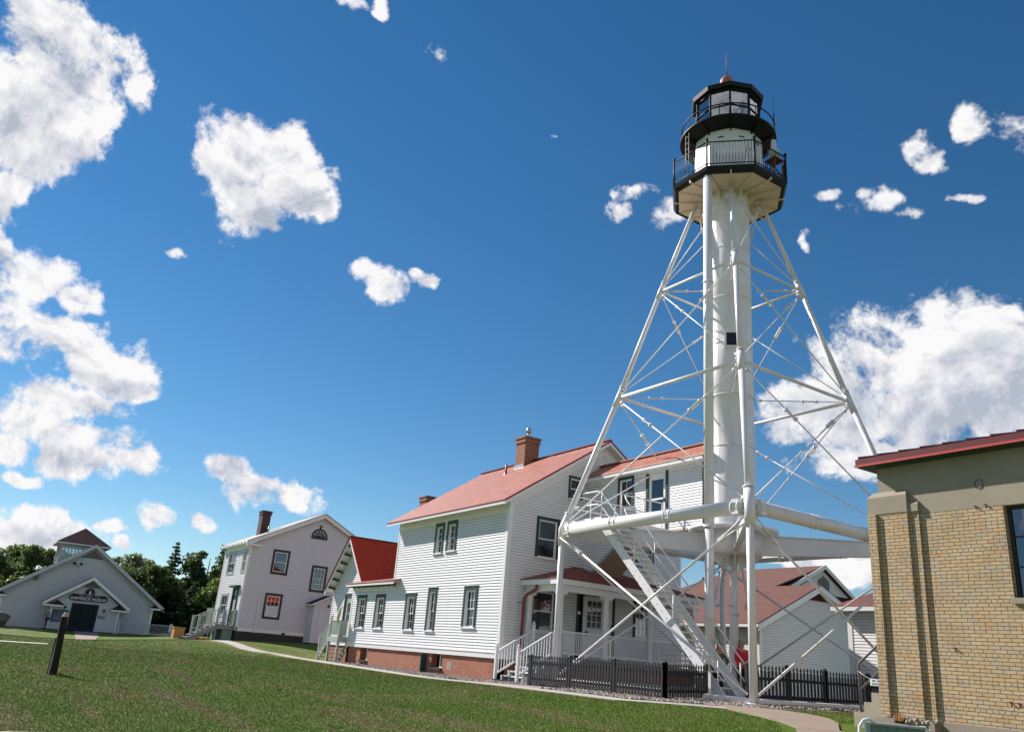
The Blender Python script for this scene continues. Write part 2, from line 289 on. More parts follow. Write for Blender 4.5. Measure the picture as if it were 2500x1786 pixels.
# ---------------------------------------------------------------- mesh builder
class Fr:
    """local frame on a wall: s along it, z up, d out of it"""
    def __init__(s,o,S_,N_): s.o=Vector(o); s.S=Vector(S_); s.N=Vector(N_)
    def p(s,a,z,d=0.): return s.o+s.S*a+s.N*d+Vector((0,0,z))
def south(y): return Fr((0,y,0),(1,0,0),(0,-1,0))     # wall facing -y, s = world x
def east(x): return Fr((x,0,0),(0,1,0),(1,0,0))       # wall facing +x, s = world y
class MB:
    def __init__(s): s.v=[]; s.f=[]; s.sm=[]; s.mi={}
    def add(s,vs,fs,smooth=False):
        b=len(s.v); s.v+= [tuple(v) for v in vs]; s.f+=[tuple(i+b for i in f) for f in fs]; s.sm+=[smooth]*len(fs); return s
    def hexa(s,p): return s.add(p,[(0,3,2,1),(4,5,6,7),(0,1,5,4),(1,2,6,5),(2,3,7,6),(3,0,4,7)])
    def box(s,x0,x1,y0,y1,z0,z1): return s.hexa([(x0,y0,z0),(x1,y0,z0),(x1,y1,z0),(x0,y1,z0),(x0,y0,z1),(x1,y0,z1),(x1,y1,z1),(x0,y1,z1)])
    def fbox(s,F,a0,a1,z0,z1,d0,d1): return s.hexa([F.p(a0,z0,d1),F.p(a1,z0,d1),F.p(a1,z0,d0),F.p(a0,z0,d0),F.p(a0,z1,d1),F.p(a1,z1,d1),F.p(a1,z1,d0),F.p(a0,z1,d0)])
    def bar(s,p0,p1,w,h,up=(0,0,1)):
        p0=Vector(p0);p1=Vector(p1);d=(p1-p0).normalized(); r=d.cross(Vector(up))
        if r.length<1e-4: r=d.cross(Vector((1,0,0)))
        r.normalize(); u=r.cross(d).normalized(); q=[]
        for P in (p0,p1):
            for a,b in ((-1,-1),(1,-1),(1,1),(-1,1)): q.append(P+r*a*w/2+u*b*h/2)
        return s.hexa([q[0],q[1],q[2],q[3],q[4],q[5],q[6],q[7]])
    def tube(s,p0,p1,r0,r1=None,n=10,cap=True,smooth=True):
        r1=r0 if r1 is None else r1; return s.path([p0,p1],[r0,r1],n,cap,smooth)
    def path(s,pts,rad,n=8,cap=True,smooth=True):
        pts=[Vector(p) for p in pts]; rad=rad if isinstance(rad,(list,tuple)) else [rad]*len(pts); vs=[];fs=[]
        d0=(pts[1]-pts[0]).normalized(); r=d0.cross(Vector((0,0,1)))
        if r.length<1e-3: r=d0.cross(Vector((1,0,0)))
        r.normalize()
        for i,P in enumerate(pts):
            a=(pts[min(i+1,len(pts)-1)]-pts[max(i-1,0)]).normalized(); r=(r-a*r.dot(a)).normalized(); u=r.cross(a)
            for k in range(n):
                t=2*math.pi*k/n; vs.append(P+(r*math.cos(t)+u*math.sin(t))*rad[i])
        for i in range(len(pts)-1):
            for k in range(n): fs.append((i*n+k,i*n+(k+1)%n,(i+1)*n+(k+1)%n,(i+1)*n+k))
        b=len(s.v); s.add(vs,fs,smooth)
        if cap:
            s.f+=[tuple(b+k for k in range(n))[::-1],tuple(b+(len(pts)-1)*n+k for k in range(n))]; s.sm+=[False,False]
        return s
    def lathe(s,c,prof,n=24,a0=0.,smooth=True,axis=None):
        c=Vector(c); vs=[];fs=[]
        for r,z in prof:
            for k in range(n):
                t=a0+2*math.pi*k/n; vs.append((c.x+r*math.sin(t),c.y+r*math.cos(t),c.z+z))
        m=len(prof)
        for i in range(m-1):
            for k in range(n): fs.append((i*n+k,(i+1)*n+k,(i+1)*n+(k+1)%n,i*n+(k+1)%n))
        return s.add(vs,fs,smooth)
    def prism(s,F,poly,d0,d1):
        """polygon [(s,z)] on frame F extruded from depth d0 to d1"""
        n=len(poly); vs=[F.p(a,z,d1) for a,z in poly]+[F.p(a,z,d0) for a,z in poly]
        return s.add(vs,[tuple(range(n)),tuple(range(2*n-1,n-1,-1))]+[(k,k+n,(k+1)%n+n,(k+1)%n) for k in range(n)])
    def slab(s,a,b,c,d,t):
        """roof slab: four top corners, thickness t downwards"""
        q=[Vector(x) for x in (a,b,c,d)]; dn=Vector((0,0,-t)); return s.hexa([x+dn for x in q]+q)
    def ball(s,c,r,n=8,sz=1.): 
        prof=[(max(1e-4,r*math.sin(math.pi*i/n)),-r*sz*math.cos(math.pi*i/n)) for i in range(n+1)]; return s.lathe(c,prof,n+4)
    def build(s,name,m,parent=None):
        me=bpy.data.meshes.new(name); me.from_pydata(s.v,[],s.f); me.materials.append(MATS[m])
        me.polygons.foreach_set('use_smooth',s.sm); me.update()
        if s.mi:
            me.materials.append(MATS['lap_shade_joint'])
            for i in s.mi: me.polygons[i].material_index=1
        bm=bmesh.new(); bm.from_mesh(me); bmesh.ops.recalc_face_normals(bm,faces=bm.faces); bm.to_mesh(me); bm.free()
        o=bpy.data.objects.new(name,me); C.objects.link(o)
        if parent is not None:
            o.parent=parent
            if parent.type=='EMPTY': o.matrix_parent_inverse=Matrix.Translation(-Vector(parent.location))
        return o
def tag(o,label=None,cat=None,group=None,kind=None):
    for k,v in (('label',label),('category',cat),('group',group),('kind',kind)):
        if v: o[k]=v
    return o
def thing(name,label,cat,loc=(0,0,0),group=None):
    o=bpy.data.objects.new(name,None); C.objects.link(o); o.location=loc; o.empty_display_size=.2; return tag(o,label,cat,group)
def copytree(o,parent=None):
    c=o.copy(); C.objects.link(c)
    if parent is not None: c.parent=parent
    for ch in list(CH(o)): copytree(ch,c)
    return c
def CH(o): return [x for x in C.objects if x.parent==o]
# convex clip of a 2-D polygon
def clip(poly,a,b,c):   # keep a*s+b*z<=c
    out=[]
    for i in range(len(poly)):
        p,q=poly[i],poly[(i+1)%len(poly)]; dp=a*p[0]+b*p[1]-c; dq=a*q[0]+b*q[1]-c
        if dp<=1e-9: out.append(p)
        if (dp<-1e-9 and dq>1e-9) or (dp>1e-9 and dq<-1e-9):
            t=dp/(dp-dq); out.append((p[0]+(q[0]-p[0])*t,p[1]+(q[1]-p[1])*t))
    return out
def siding(mb,F,poly,exp=.115,t=.018,holes=(),d=0.,z0=None):
    """lap siding on a convex wall polygon [(s,z)], rectangular holes (s0,s1,z0,z1)"""
    zs=min(p[1] for p in poly) if z0 is None else z0; zt=max(p[1] for p in poly); k=0
    while zs+k*exp<zt-1e-6:
        lo=zs+k*exp; hi=min(lo+exp,zt+1); k+=1
        cuts=sorted({lo,hi}|{h[j] for h in holes for j in(2,3) if lo<h[j]<hi})
        for a,b in zip(cuts,cuts[1:]):
            band=clip(clip(poly,0,-1,-a),0,1,b)
            if len(band)<3: continue
            hs=sorted([h for h in holes if h[2]<b-1e-6 and h[3]>a+1e-6]); pcs=[];cur=band
            for h in hs:
                pcs.append(clip(cur,1,0,h[0])); cur=clip(cur,-1,0,-h[1])
            pcs.append(cur)
            for pc in pcs:
                if len(pc)<3: continue
                vs=[F.p(s_,z_,d+t*(hi-z_)/exp) for s_,z_ in pc]; n=len(vs); mb.add(vs,[tuple(range(n))])
                if a==lo:
                    sa=min(q[0] for q in pc); sb=max(q[0] for q in pc)
                    if sb-sa>1.5 and hi-a>exp*.7:
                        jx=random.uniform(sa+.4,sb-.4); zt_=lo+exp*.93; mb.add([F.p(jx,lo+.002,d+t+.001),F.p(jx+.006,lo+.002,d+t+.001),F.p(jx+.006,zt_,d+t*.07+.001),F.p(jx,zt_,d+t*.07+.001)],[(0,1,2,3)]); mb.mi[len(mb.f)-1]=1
                    lows=[q for q in pc if abs(q[1]-a)<1e-6]
                    if len(lows)>=2:
                        s0=min(q[0] for q in lows); s1=max(q[0] for q in lows)
                        mb.add([F.p(s0,a,d+t),F.p(s1,a,d+t),F.p(s1,a-.013,d+.0025),F.p(s0,a-.013,d+.0025)],[(0,1,2,3)]); mb.mi[len(mb.f)-1]=1  # dark strip below each board: lap shadow put into the colour
    return mb
def window(parent,F,a0,a1,z0,z1,trim=.11,cols=2,rows=2,tm='green_trim',sm='white_paint',cur='curtain',sill=True,rec=.10,glass='glass',head=None,dbl=True,sillm=None,cap=False):
    """double hung window; a0..z1 is the outside of the trim; a hole must be left in the wall"""
    head=head or trim; m=MB()
    m.fbox(F,a0,a0+trim,z0,z1,-.02,.045); m.fbox(F,a1-trim,a1,z0,z1,-.02,.045); m.fbox(F,a0+trim,a1-trim,z1-head,z1,-.02,.042)
    if not sill: m.fbox(F,a0+trim,a1-trim,z0,z0+trim,-.02,.042)
    wn=m.build('window',tm,parent)
    i0,i1=a0+trim,a1-trim; j0=z0+(.0 if sill else trim); j1=z1-head
    m=MB()   # jamb lining and sashes
    m.fbox(F,i0,i0+.02,j0,j1,-rec-.03,.02); m.fbox(F,i1-.02,i1,j0,j1,-rec-.03,.02); m.fbox(F,i0+.02,i1-.02,j1-.02,j1,-rec-.03,.02)
    q0,q1=i0+.02,i1-.02; zm=(j0+j1)/2; f=.045
    def sash(b0,b1,dd):
        m.fbox(F,q0,q0+f,b0,b1,dd-.03,dd); m.fbox(F,q1-f,q1,b0,b1,dd-.03,dd); m.fbox(F,q0+f,q1-f,b0,b0+f,dd-.03,dd); m.fbox(F,q0+f,q1-f,b1-f,b1,dd-.03,dd)
        for c in range(1,cols):
            x=q0+f+(q1-q0-2*f)*c/cols; m.fbox(F,x-.011,x+.011,b0+f,b1-f,dd-.025,dd-.004)
        for c in range(1,rows):
            x=b0+f+(b1-b0-2*f)*c/rows; m.fbox(F,q0+f,q1-f,x-.011,x+.011,dd-.024,dd-.005)
    if dbl: sash(j0+.03,zm+f/2,-rec); sash(zm-f/2,j1-.02,-rec+.035)
    else: sash(j0+.03,j1-.02,-rec)
    if sill: pass
    m.build('sash',sm,wn)
    if sill: MB().fbox(F,a0-.04,a1+.04,z0-.05,z0+.0,-.03,.09).fbox(F,i0,i1,z0,z0+.035,-rec-.03,.03).build('sill',sillm or sm,wn)
    if cap: MB().fbox(F,a0-.03,a1+.03,z1+.001,z1+.03,-.02,.07).build('drip_cap',sm,wn)
    MB().fbox(F,q0+.002,q1-.002,j0,j1-.022,-rec-.022,-rec-.016).build('pane',glass,wn)
    c=MB(); nf=14; vs=[];fs=[]
    for k in range(nf+1):
        a=q0+(q1-q0)*k/nf; dd=-rec-.07-(.025 if k%2 else 0); vs+=[F.p(a,j0,dd),F.p(a,j1,dd)]
    c.add(vs,[(2*k,2*k+2,2*k+3,2*k+1) for k in range(nf)]); 
    b=-rec-.16; c.add([F.p(i0,j0,b),F.p(i1,j0,b),F.p(i1,j1,b),F.p(i0,j1,b)],[(0,1,2,3)])
    for A,B_ in (((i0,j0),(i1,j0)),((i1,j0),(i1,j1)),((i1,j1),(i0,j1)),((i0,j1),(i0,j0))):
        c.add([F.p(*A,b),F.p(*B_,b),F.p(*B_,-rec-.025),F.p(*A,-rec-.025)],[(0,1,2,3)])
    c.build('curtain',cur,wn)
    return (i0-.005,i1+.005,(z0 if not sill else z0),j1+.005)
def hole(a0,a1,z0,z1,trim=.11): return (a0+trim*.5,a1-trim*.5,z0+.02,z1-trim*.5)
def rivets(mb,pts,nrm,r=.018):
    for p,n in zip(pts,nrm):
        p=Vector(p);n=Vector(n).normalized(); a=n.orthogonal().normalized(); b=n.cross(a)
        q=[p+a*r,p+b*r,p-a*r,p-b*r,p+n*r*.8]; mb.add(q,[(0,1,4),(1,2,4),(2,3,4),(3,0,4)])
def balusters(mb,p0,p1,z0a,z1a,z0b,z1b,gap=.11,w=.03):
    p0=Vector((*p0,0));p1=Vector((*p1,0)); n=max(1,int((p1-p0).length/gap))
    for k in range(1,n):
        t=k/n; p=p0.lerp(p1,t); lo=z0a+(z0b-z0a)*t; hi=z1a+(z1b-z1a)*t; mb.box(p.x-w/2,p.x+w/2,p.y-w/2,p.y+w/2,lo,hi)
def text(name,s,F,a,z,d,size,m,parent,ext=.01,align='CENTER',squash=1.):
    cu=bpy.data.curves.new(name,'FONT'); cu.body=s; cu.size=size; cu.extrude=ext; cu.align_x=align; cu.align_y='CENTER'; cu.resolution_u=2; cu.offset=.012*size
    t=bpy.data.objects.new(name,cu); C.objects.link(t); bpy.context.view_layer.update()
    me=bpy.data.meshes.new_from_object(t.evaluated_get(bpy.context.evaluated_depsgraph_get())); C.objects.unlink(t); bpy.data.objects.remove(t)
    vs=[F.p(a+v.co.x*squash,z+v.co.y,d+v.co.z) for v in me.vertices]; mb=MB(); mb.v=[tuple(v) for v in vs]; mb.f=[tuple(p.vertices) for p in me.polygons]; mb.sm=[False]*len(mb.f)
    return mb.build(name,m,parent)
# ---------------------------------------------------------------- terrain
CP=np.array([(0,0,-1.6),(8,-8,-1.65),(-8,-8,-1.6),(-6.3,8,-1.22),(-9,3,-1.4),(-11.5,15,-.74),(-7,14.5,-1.0),(-15.9,17.9,-.66),(-21.6,14.9,-.74),(-20,22.3,-.63),(-15.8,26.6,-.62),
(-27.7,17.5,-.85),(-35,17.3,-.86),(-43,17.3,-.86),(-47,18,-.87),(-24,2.3,-1.27),(-60.9,16.8,-.27),(-60.9,21.8,-.08),(-68,16,-.25),(-60,30,0.1),(-84,3,-.62),(-84,14,-.52),(-84,-6,-.6),(-36,9,-1.0),(-27,9.5,-.98),(-19,9,-1.05),
(-12,8,-1.2),(-110,0,-.4),(-110,20,-.3),(-30,35,-.6),(-20,40,-.6),(-60,60,-.4),(0,30,-.9),(10,10,-1.3),(20,40,-.9),(-66,8,-1.08),(-66,0,-.88),(-54,1,-.84),(-50,5,-.93),(-57,6,-1.0),(-55,11,-.5),(-75,9,-.95)],float)
def _K(r): return np.where(r>0,r**2*np.log(np.maximum(r,1e-9)),0)
_n=len(CP); n=_n; _A=np.zeros((n+3,n+3)); _R=np.hypot(CP[:,None,0]-CP[None,:,0],CP[:,None,1]-CP[None,:,1])
_A[:n,:n]=_K(_R/20)+np.eye(n)*0.02; _A[:n,n]=_A[n,:n]=1; _A[:n,n+1]=_A[n+1,:n]=CP[:,0]/20; _A[:n,n+2]=_A[n+2,:n]=CP[:,1]/20
_W=np.linalg.solve(_A,np.concatenate([CP[:,2],[0,0,0]]))
def gz(x,y):
    x=np.asarray(x,float);y=np.asarray(y,float)
    d=np.hypot(x+30,y-10); s=np.where(d>90,90/np.maximum(d,1e-9),1); xx=-30+(x+30)*s; yy=10+(y-10)*s
    r=np.hypot(xx[...,None]-CP[:,0],yy[...,None]-CP[:,1])
    return _K(r/20)@_W[:_n]+_W[_n]+_W[_n+1]*xx/20+_W[_n+2]*yy/20

def grid(x0,x1,y0,y1,st):
    xs=np.arange(x0,x1+st/2,st); ys=np.arange(y0,y1+st/2,st); X,Y=np.meshgrid(xs,ys); Z=gz(X,Y); return xs,ys,X,Y,Z
def ground_mesh():
    # non-uniform grid: fine near, coarse to the horizon
    def axis(lo,hi,c0,c1,f):
        a=list(np.arange(c0,c1,f)); s=f; v=c1
        while v<hi: a.append(v); s*=1.35; v+=s
        a.append(hi); s=f; v=c0
        b=[]
        while v>lo: s*=1.35; v-=s; b.append(max(v,lo))
        return np.array(sorted(set(b+a)))
    xs=axis(-1500,1500,-100,16,.75); ys=axis(-1500,1500,-14,50,.75)
    X,Y=np.meshgrid(xs,ys); Z=gz(X,Y); d=np.hypot(X+30,Y-10); Z=np.where(d>110,Z-np.minimum((d-110)*.01,3),Z)
    n,mm=X.shape; me=bpy.data.meshes.new('ground'); V=np.stack([X,Y,Z],-1).reshape(-1,3)
    idx=np.arange(n*mm).reshape(n,mm); F=np.stack([idx[:-1,:-1],idx[:-1,1:],idx[1:,1:],idx[1:,:-1]],-1).reshape(-1,4)
    me.from_pydata(V.tolist(),[],F.tolist()); me.materials.append(MATS['grass_ground']); me.polygons.foreach_set('use_smooth',[True]*len(F))
    o=bpy.data.objects.new('ground',me); C.objects.link(o); return tag(o,kind='structure')
ground_mesh()
def ribbon(name,left,right,m,dz=.03,sub=14,thick=.06,kind='structure',label=None):
    """strip between two polylines of equal length, draped on the ground"""
    mb=MB(); Ls=[];Rs=[]
    for i in range(len(left)-1):
        for k in range(sub):
            t=k/sub; Ls.append([left[i][j]*(1-t)+left[i+1][j]*t for j in(0,1)]); Rs.append([right[i][j]*(1-t)+right[i+1][j]*t for j in(0,1)])
    Ls.append(left[-1][:2]);Rs.append(right[-1][:2]); nw=6; vs=[]
    for a,b in zip(Ls,Rs):
        for k in range(nw+1):
            t=k/nw; x=a[0]*(1-t)+b[0]*t; y=a[1]*(1-t)+b[1]*t; vs.append((x,y,float(gz(x,y))+dz))
    n=len(Ls); fs=[(i*(nw+1)+k,(i+1)*(nw+1)+k,(i+1)*(nw+1)+k+1,i*(nw+1)+k+1) for i in range(n-1) for k in range(nw)]
    mb.add(vs,fs,True)
    for k in (0,nw):
        e=[i*(nw+1)+k for i in range(n)]; vv=[vs[i] for i in e]+[(vs[i][0],vs[i][1],vs[i][2]-thick) for i in e]
        mb.add(vv,[(i,i+1,n+i+1,n+i) for i in range(n-1)])
    o=mb.build(name,m); return tag(o,kind=kind,label=label)
# concrete walk along the house and fence
ribbon('pavement',[(-48.5,16.6),(-44.5,17.25),(-38.5,16.55),(-34.5,16.2),(-29.5,15.7),(-25.8,15.1),(-21,14.75),(-16.8,14.9),(-14.2,16.9)],[(-48.6,15.7),(-44.5,16.1),(-38.5,15.6),(-34.5,15.35),(-29.5,14.98),(-25.8,14.45),(-21,14.1),(-16.8,14.3),(-14.0,16.0)],'path_gravel',.02)
ribbon('sidewalk',[(-15.0,17.0),(-14.2,17.3),(-13.2,17.05),(-12.3,16.6),(-11.5,15.8),(-10.6,14.6),(-8.5,13.2),(-4.5,12.2),(2,11.5)],[(-15.0,16.1),(-14.3,15.65),(-13.1,15.1),(-12.0,14.6),(-11.2,14.1),(-10.2,12.9),(-8.2,10.9),(-4.5,10.0),(2,9.4)],'walk_concrete',.035)
ribbon('sidewalk',[(-15.6,16.4),(-15.0,17.0)],[(-15.5,15.9),(-15.0,16.1)],'walk_concrete',.034)
ribbon('path',[(-61.6,16.6),(-58.5,16.0),(-55.8,15.75),(-52.5,15.5),(-50,15.75),(-48.5,16.6)],[(-60.6,14.9),(-56.5,14.75),(-53.6,14.6),(-50.5,14.45),(-49,14.8),(-48.6,15.7)],'path_gravel',.02)
ribbon('walkway',[(-83.9,9.2),(-75,8.4),(-66,7.5),(-58,6.7)],[(-83.9,11.2),(-75,10.1),(-66,8.7),(-58,7.6)],'walk_concrete',.03)
ribbon('walkway',[(-80.6,-6),(-80.9,0),(-81.2,6.6)],[(-79.6,-6),(-79.9,0),(-80.2,6.9)],'walk_concrete',.03)
ribbon('walkway',[(-43.4,-5),(-43.8,0),(-44.3,3.9)],[(-42.6,-5),(-43.0,0),(-43.5,3.9)],'kerb',.03)
ribbon('kerb',[(-12.9,-2.6),(-13.1,-.5),(-13.16,.9),(-13.0,1.6)],[(-12.75,-2.6),(-12.95,-.5),(-13.0,.9),(-12.85,1.6)],'kerb',.04)
ribbon('road',[(-12.74,-6),(-12.94,-.5),(-12.99,.9),(-12.84,1.6)],[(-6,-6),(-6,-.5),(-9,.9),(-12.0,1.6)],'asphalt',.02)
# gravel beds: draped base plus loose stones
def stones(name,quads,n,label,r0=.025,r1=.07):
    mb=MB()
    for q,cnt in zip(quads,n):
        a,b,c,d=q
        for _ in range(cnt):
            u,v=random.random(),random.random(); x=(a[0]*(1-u)+b[0]*u)*(1-v)+(d[0]*(1-u)+c[0]*u)*v; y=(a[1]*(1-u)+b[1]*u)*(1-v)+(d[1]*(1-u)+c[1]*u)*v
            z=float(gz(x,y))+.03; r=random.uniform(r0,r1); k=[random.uniform(.7,1.2) for _ in range(6)]; t=random.random()*6.3; ca,sa=math.cos(t)*r,math.sin(t)*r
            vs=[(x+ca*k[0],y+sa*k[0],z),(x-sa*k[1],y+ca*k[1],z),(x-ca*k[2],y-sa*k[2],z),(x+sa*k[3],y-ca*k[3],z),(x+ca*.2,y+sa*.3,z+r*.7*k[4]),(x,y,z-r*.5)]
            mb.add(vs,[(0,1,4),(1,2,4),(2,3,4),(3,0,4),(1,0,5),(2,1,5),(3,2,5),(0,3,5)],False)
    return tag(mb.build(name,'stones'),label,'gravel',kind='stuff')
def bed(a,b,c,d): ribbon('gravel_bed',[a,b],[d,c],'gravel_ground',.012,sub=20,thick=.02)
B1=((-43.2,17.7),(-27.2,17.7),(-27.2,15.55),(-43.2,16.9)); B2=((-27.2,17.7),(-15.0,21.4),(-14.95,16.9),(-20.9,14.8)); B3=((-17,28),(-14.3,28),(-14.6,17.2),(-17,17.2)); B4=((-25,28),(-17,28),(-17,17.2),(-25,17.2))
for q in (B1,B3,B4): bed(*q)
ribbon('gravel_bed',[(-27.2,17.7),(-22,17.5),(-17,17.3),(-15.2,17.4)],[(-27.2,15.45),(-21,14.8),(-16.8,14.95),(-14.6,16.95)],'gravel_ground',.014,thick=.02)
stones('gravel',[((-43.2,17.66),(-27.2,17.66),(-27.2,15.6),(-43.2,17.0)),((-27.2,17.6),(-15.2,17.6),(-14.7,17.0),(-27.2,15.6)),((-17,15.0),(-14.6,17.1),(-15.3,18.4),(-19,15.2)),((-16.8,26),(-15.0,26),(-14.7,17.1),(-17.2,17.2)),((-20.8,17.6),(-17,17.6),(-17,14.95),(-20.8,14.85))],[5200,2600,1700,1900,1500],'loose round stones spread along the house wall and under the tower')
# grass blades over the lawn nearest to the camera
def blades():
    pts=[]; 
    def inpoly(px,py,poly):
        c=np.zeros(len(px),bool); j=len(poly)-1
        for i in range(len(poly)):
            xi,yi=poly[i];xj,yj=poly[j]; k=((yi>py)!=(yj>py))&(px<(xj-xi)*(py-yi)/(yj-yi+1e-12)+xi); c^=k; j=i
        return c
    regs=[([(-13.3,2.0),(-13.6,-3),(-30,-3),(-60,-3),(-62,8),(-56,13.5),(-50,14.2),(-44.5,15.9),(-34.5,15.2),(-25.8,14.3),(-21,14.0),(-16.8,14.2),(-15.5,15.85),(-14.3,15.55),(-12,14.5),(-10.2,12.7),(-8.2,10.7),(-8,8)],560000),([(-14.9,17.4),(-13.3,17.15),(-12.3,16.75),(-11.6,16.0),(-11.3,17.5),(-12.5,19.5),(-14.6,21)],9000),([(-50,16.0),(-48.4,17.6),(-50,18.4),(-58,17),(-58,16.2)],4000)]
    P=[]
    for poly,n in regs:
        a=np.array(poly); lo=a.min(0);hi=a.max(0); m=n*6; x=RNG.uniform(lo[0],hi[0],m); y=RNG.uniform(lo[1],hi[1],m); k=inpoly(x,y,poly); x,y=x[k],y[k]
        d=np.hypot(x,y); k=RNG.random(len(x))<np.minimum(1,(17/d)**2.2); x,y=x[k][:n],y[k][:n]; P.append((x,y))
    x=np.concatenate([p[0] for p in P]);y=np.concatenate([p[1] for p in P]); z=gz(x,y); n=len(x); d=np.hypot(x,y)
    sc_=np.clip(d/17,1,2.4); h=RNG.uniform(.012,.036,n)*(.8+.2*sc_); w_=RNG.uniform(.004,.008,n)*sc_; t=RNG.uniform(0,6.283,n); lx=RNG.normal(0,.022,n); ly=RNG.normal(0,.022,n)
    V=np.empty((n,3,3)); V[:,0]=np.stack([x+np.cos(t)*w_,y+np.sin(t)*w_,z-.01],-1); V[:,1]=np.stack([x-np.cos(t)*w_,y-np.sin(t)*w_,z-.01],-1); V[:,2]=np.stack([x+lx,y+ly,z+h],-1)
    me=bpy.data.meshes.new('grass'); me.vertices.add(n*3); me.vertices.foreach_set('co',V.reshape(-1)); me.loops.add(n*3); me.loops.foreach_set('vertex_index',np.arange(n*3)); me.polygons.add(n); me.polygons.foreach_set('loop_start',np.arange(n)*3); me.polygons.foreach_set('loop_total',np.full(n,3)); me.update(calc_edges=True); me.materials.append(MATS['grass_blade'])
    o=bpy.data.objects.new('grass',me); C.objects.link(o); tag(o,'short mown grass of the front lawn with yellowed patches','grass',kind='stuff')
blades()
# ---------------------------------------------------------------- keeper's house
XG=-27.70; YS=17.70; SF=south(YS); EF=east(XG)
H=thing('keepers_house','large white clapboard keeper\'s house with red metal roofs, brick basement and front porch','house',(-33,22,-.9))
wins=[(-33.88,-33.05,4.26,5.64,2,2),(-32.76,-31.84,4.30,5.66,2,2)]
low=[(-36.18,-35.10,.90,2.55,3,2),(-33.95,-33.10,.90,2.75,2,2),(-30.72,-29.60,1.09,2.74,3,2)]
low2=[(-41.92,-40.72,.91,2.57,3,2),(-39.60,-38.45,.92,2.57,3,2)]
hs=[hole(*q[:4],.13) for q in wins+low]
m=MB(); siding(m,SF,[(-37.72,.20),(-27.82,.20),(-27.82,5.66),(-37.72,5.66)],.1135,.026,hs)
m.build('south_wall','siding_paint',H)
m=MB(); siding(m,SF,[(-42.62,.20),(-37.72,.20),(-37.72,3.0),(-42.62,3.0)],.1135,.026,[hole(*q[:4],.13) for q in low2]); 
west=Fr((-42.70,0,0),(0,1,0),(-1,0,0)); siding(m,west,[(17.8,.2),(20,.2),(20,3.1),(17.8,3.0)],.1135,.02)
m.build('kitchen_wall','siding_paint',H)
# east gable wall
eh=[hole(19.05,20.23,3.98,5.65,.13),hole(20.57,21.33,6.62,7.62,.10),hole(18.98,20.28,1.12,2.80,.13),hole(24.40,25.45,1.30,2.85,.13),hole(24.45,25.60,4.15,5.72,.13),(21.45,23.22,.25,2.75)]
m=MB(); pe=[(17.82,.20),(27.12,.20),(27.12,6.20),(22.45,9.30),(17.82,6.22)]
siding(m,EF,pe,.1135,.026,eh); m.build('gable_wall','siding_paint',H)
for q in wins: window(H,SF,*q[:4],trim=.13,cols=q[4],rows=q[5],cap=False,head=.17)
for q in low+low2: window(H,SF,*q[:4],trim=.13,cols=q[4],rows=q[5],head=.17,cap=True)
window(H,EF,19.05,20.23,3.98,5.65,.13,cols=1,rows=1,cur='curtain_dark',rec=.05)
window(H,EF,20.57,21.33,6.62,7.62,.10,cols=1,rows=1,cur='curtain_dark',rec=.05)
window(H,EF,18.98,20.28,1.12,2.80,.13,cols=1,rows=1,cur='curtain_dark',rec=.05,glass='dark_glass')
window(H,EF,24.40,25.45,1.30,2.85,.13,cols=3,rows=2,cur='curtain_dark',rec=.05,glass='dark_glass')
window(H,EF,24.45,25.60,4.15,5.72,.13,cols=1,rows=1,cur='curtain_dark',rec=.05,glass='dark_glass')
m=MB() # boards: frieze, corner boards, skirt
m.fbox(SF,-37.80,-27.72,5.62,6.16,.0,.035); m.fbox(SF,-27.86,-27.70,.17,5.62,0,.03); m.fbox(SF,-37.80,-37.68,3.2,5.62,0,.03); m.fbox(SF,-42.74,-42.60,.17,3.0,0,.03)
m.fbox(EF,17.67,17.86,.17,6.2,0,.03); m.fbox(EF,27.08,27.20,.17,6.2,0,.03)
m.fbox(SF,-42.78,-27.66,-.02,.17,0,.035); m.fbox(SF,-42.80,-27.64,.17,.205,0,.06); m.fbox(EF,17.67,27.2,-.02,.17,0,.033); m.fbox(EF,17.64,27.2,.17,.203,0,.055)
m.fbox(SF,-42.70,-37.80,2.80,3.10,0,.03)
m.prism(EF,[(17.68,5.72),(17.68,6.26),(22.45,9.43),(22.45,8.88)],.001,.034); m.prism(EF,[(27.22,5.72),(22.45,8.88),(22.45,9.43),(27.22,6.26)],.001,.034)
m.prism(EF,[(21.3,8.12),(23.6,8.12),(23.6,8.17),(21.3,8.17)],.0,.04)
m.build('trim_boards','white_paint',H)
MB().bar((XG-.1,23.75,8.42),(XG+.42,23.75,8.62),.10,.16).build('bracket','black_paint',H)
m=MB(); 
def brickwall(x0,x1,ops):
    cur=x0
    for a,b,z0 in ops:
        m.fbox(SF,cur,a,-1.3,-.02,-.35,-.05); m.fbox(SF,a,b,-1.3,z0,-.35,-.05); m.fbox(SF,a,b,-.06,-.02,-.35,-.051); cur=b
    m.fbox(SF,cur,x1,-1.3,-.02,-.35,-.05)
brickwall(-42.66,-27.75,[(-40.85,-39.90,-.62),(-33.15,-32.15,-.58)])
m.fbox(EF,17.75,27.1,-1.3,-.02,-.4,-.05); m.fbox(west,17.75,20,-1.3,-.02,-.3,-.05)
m.build('brick_basement','red_brick',H)
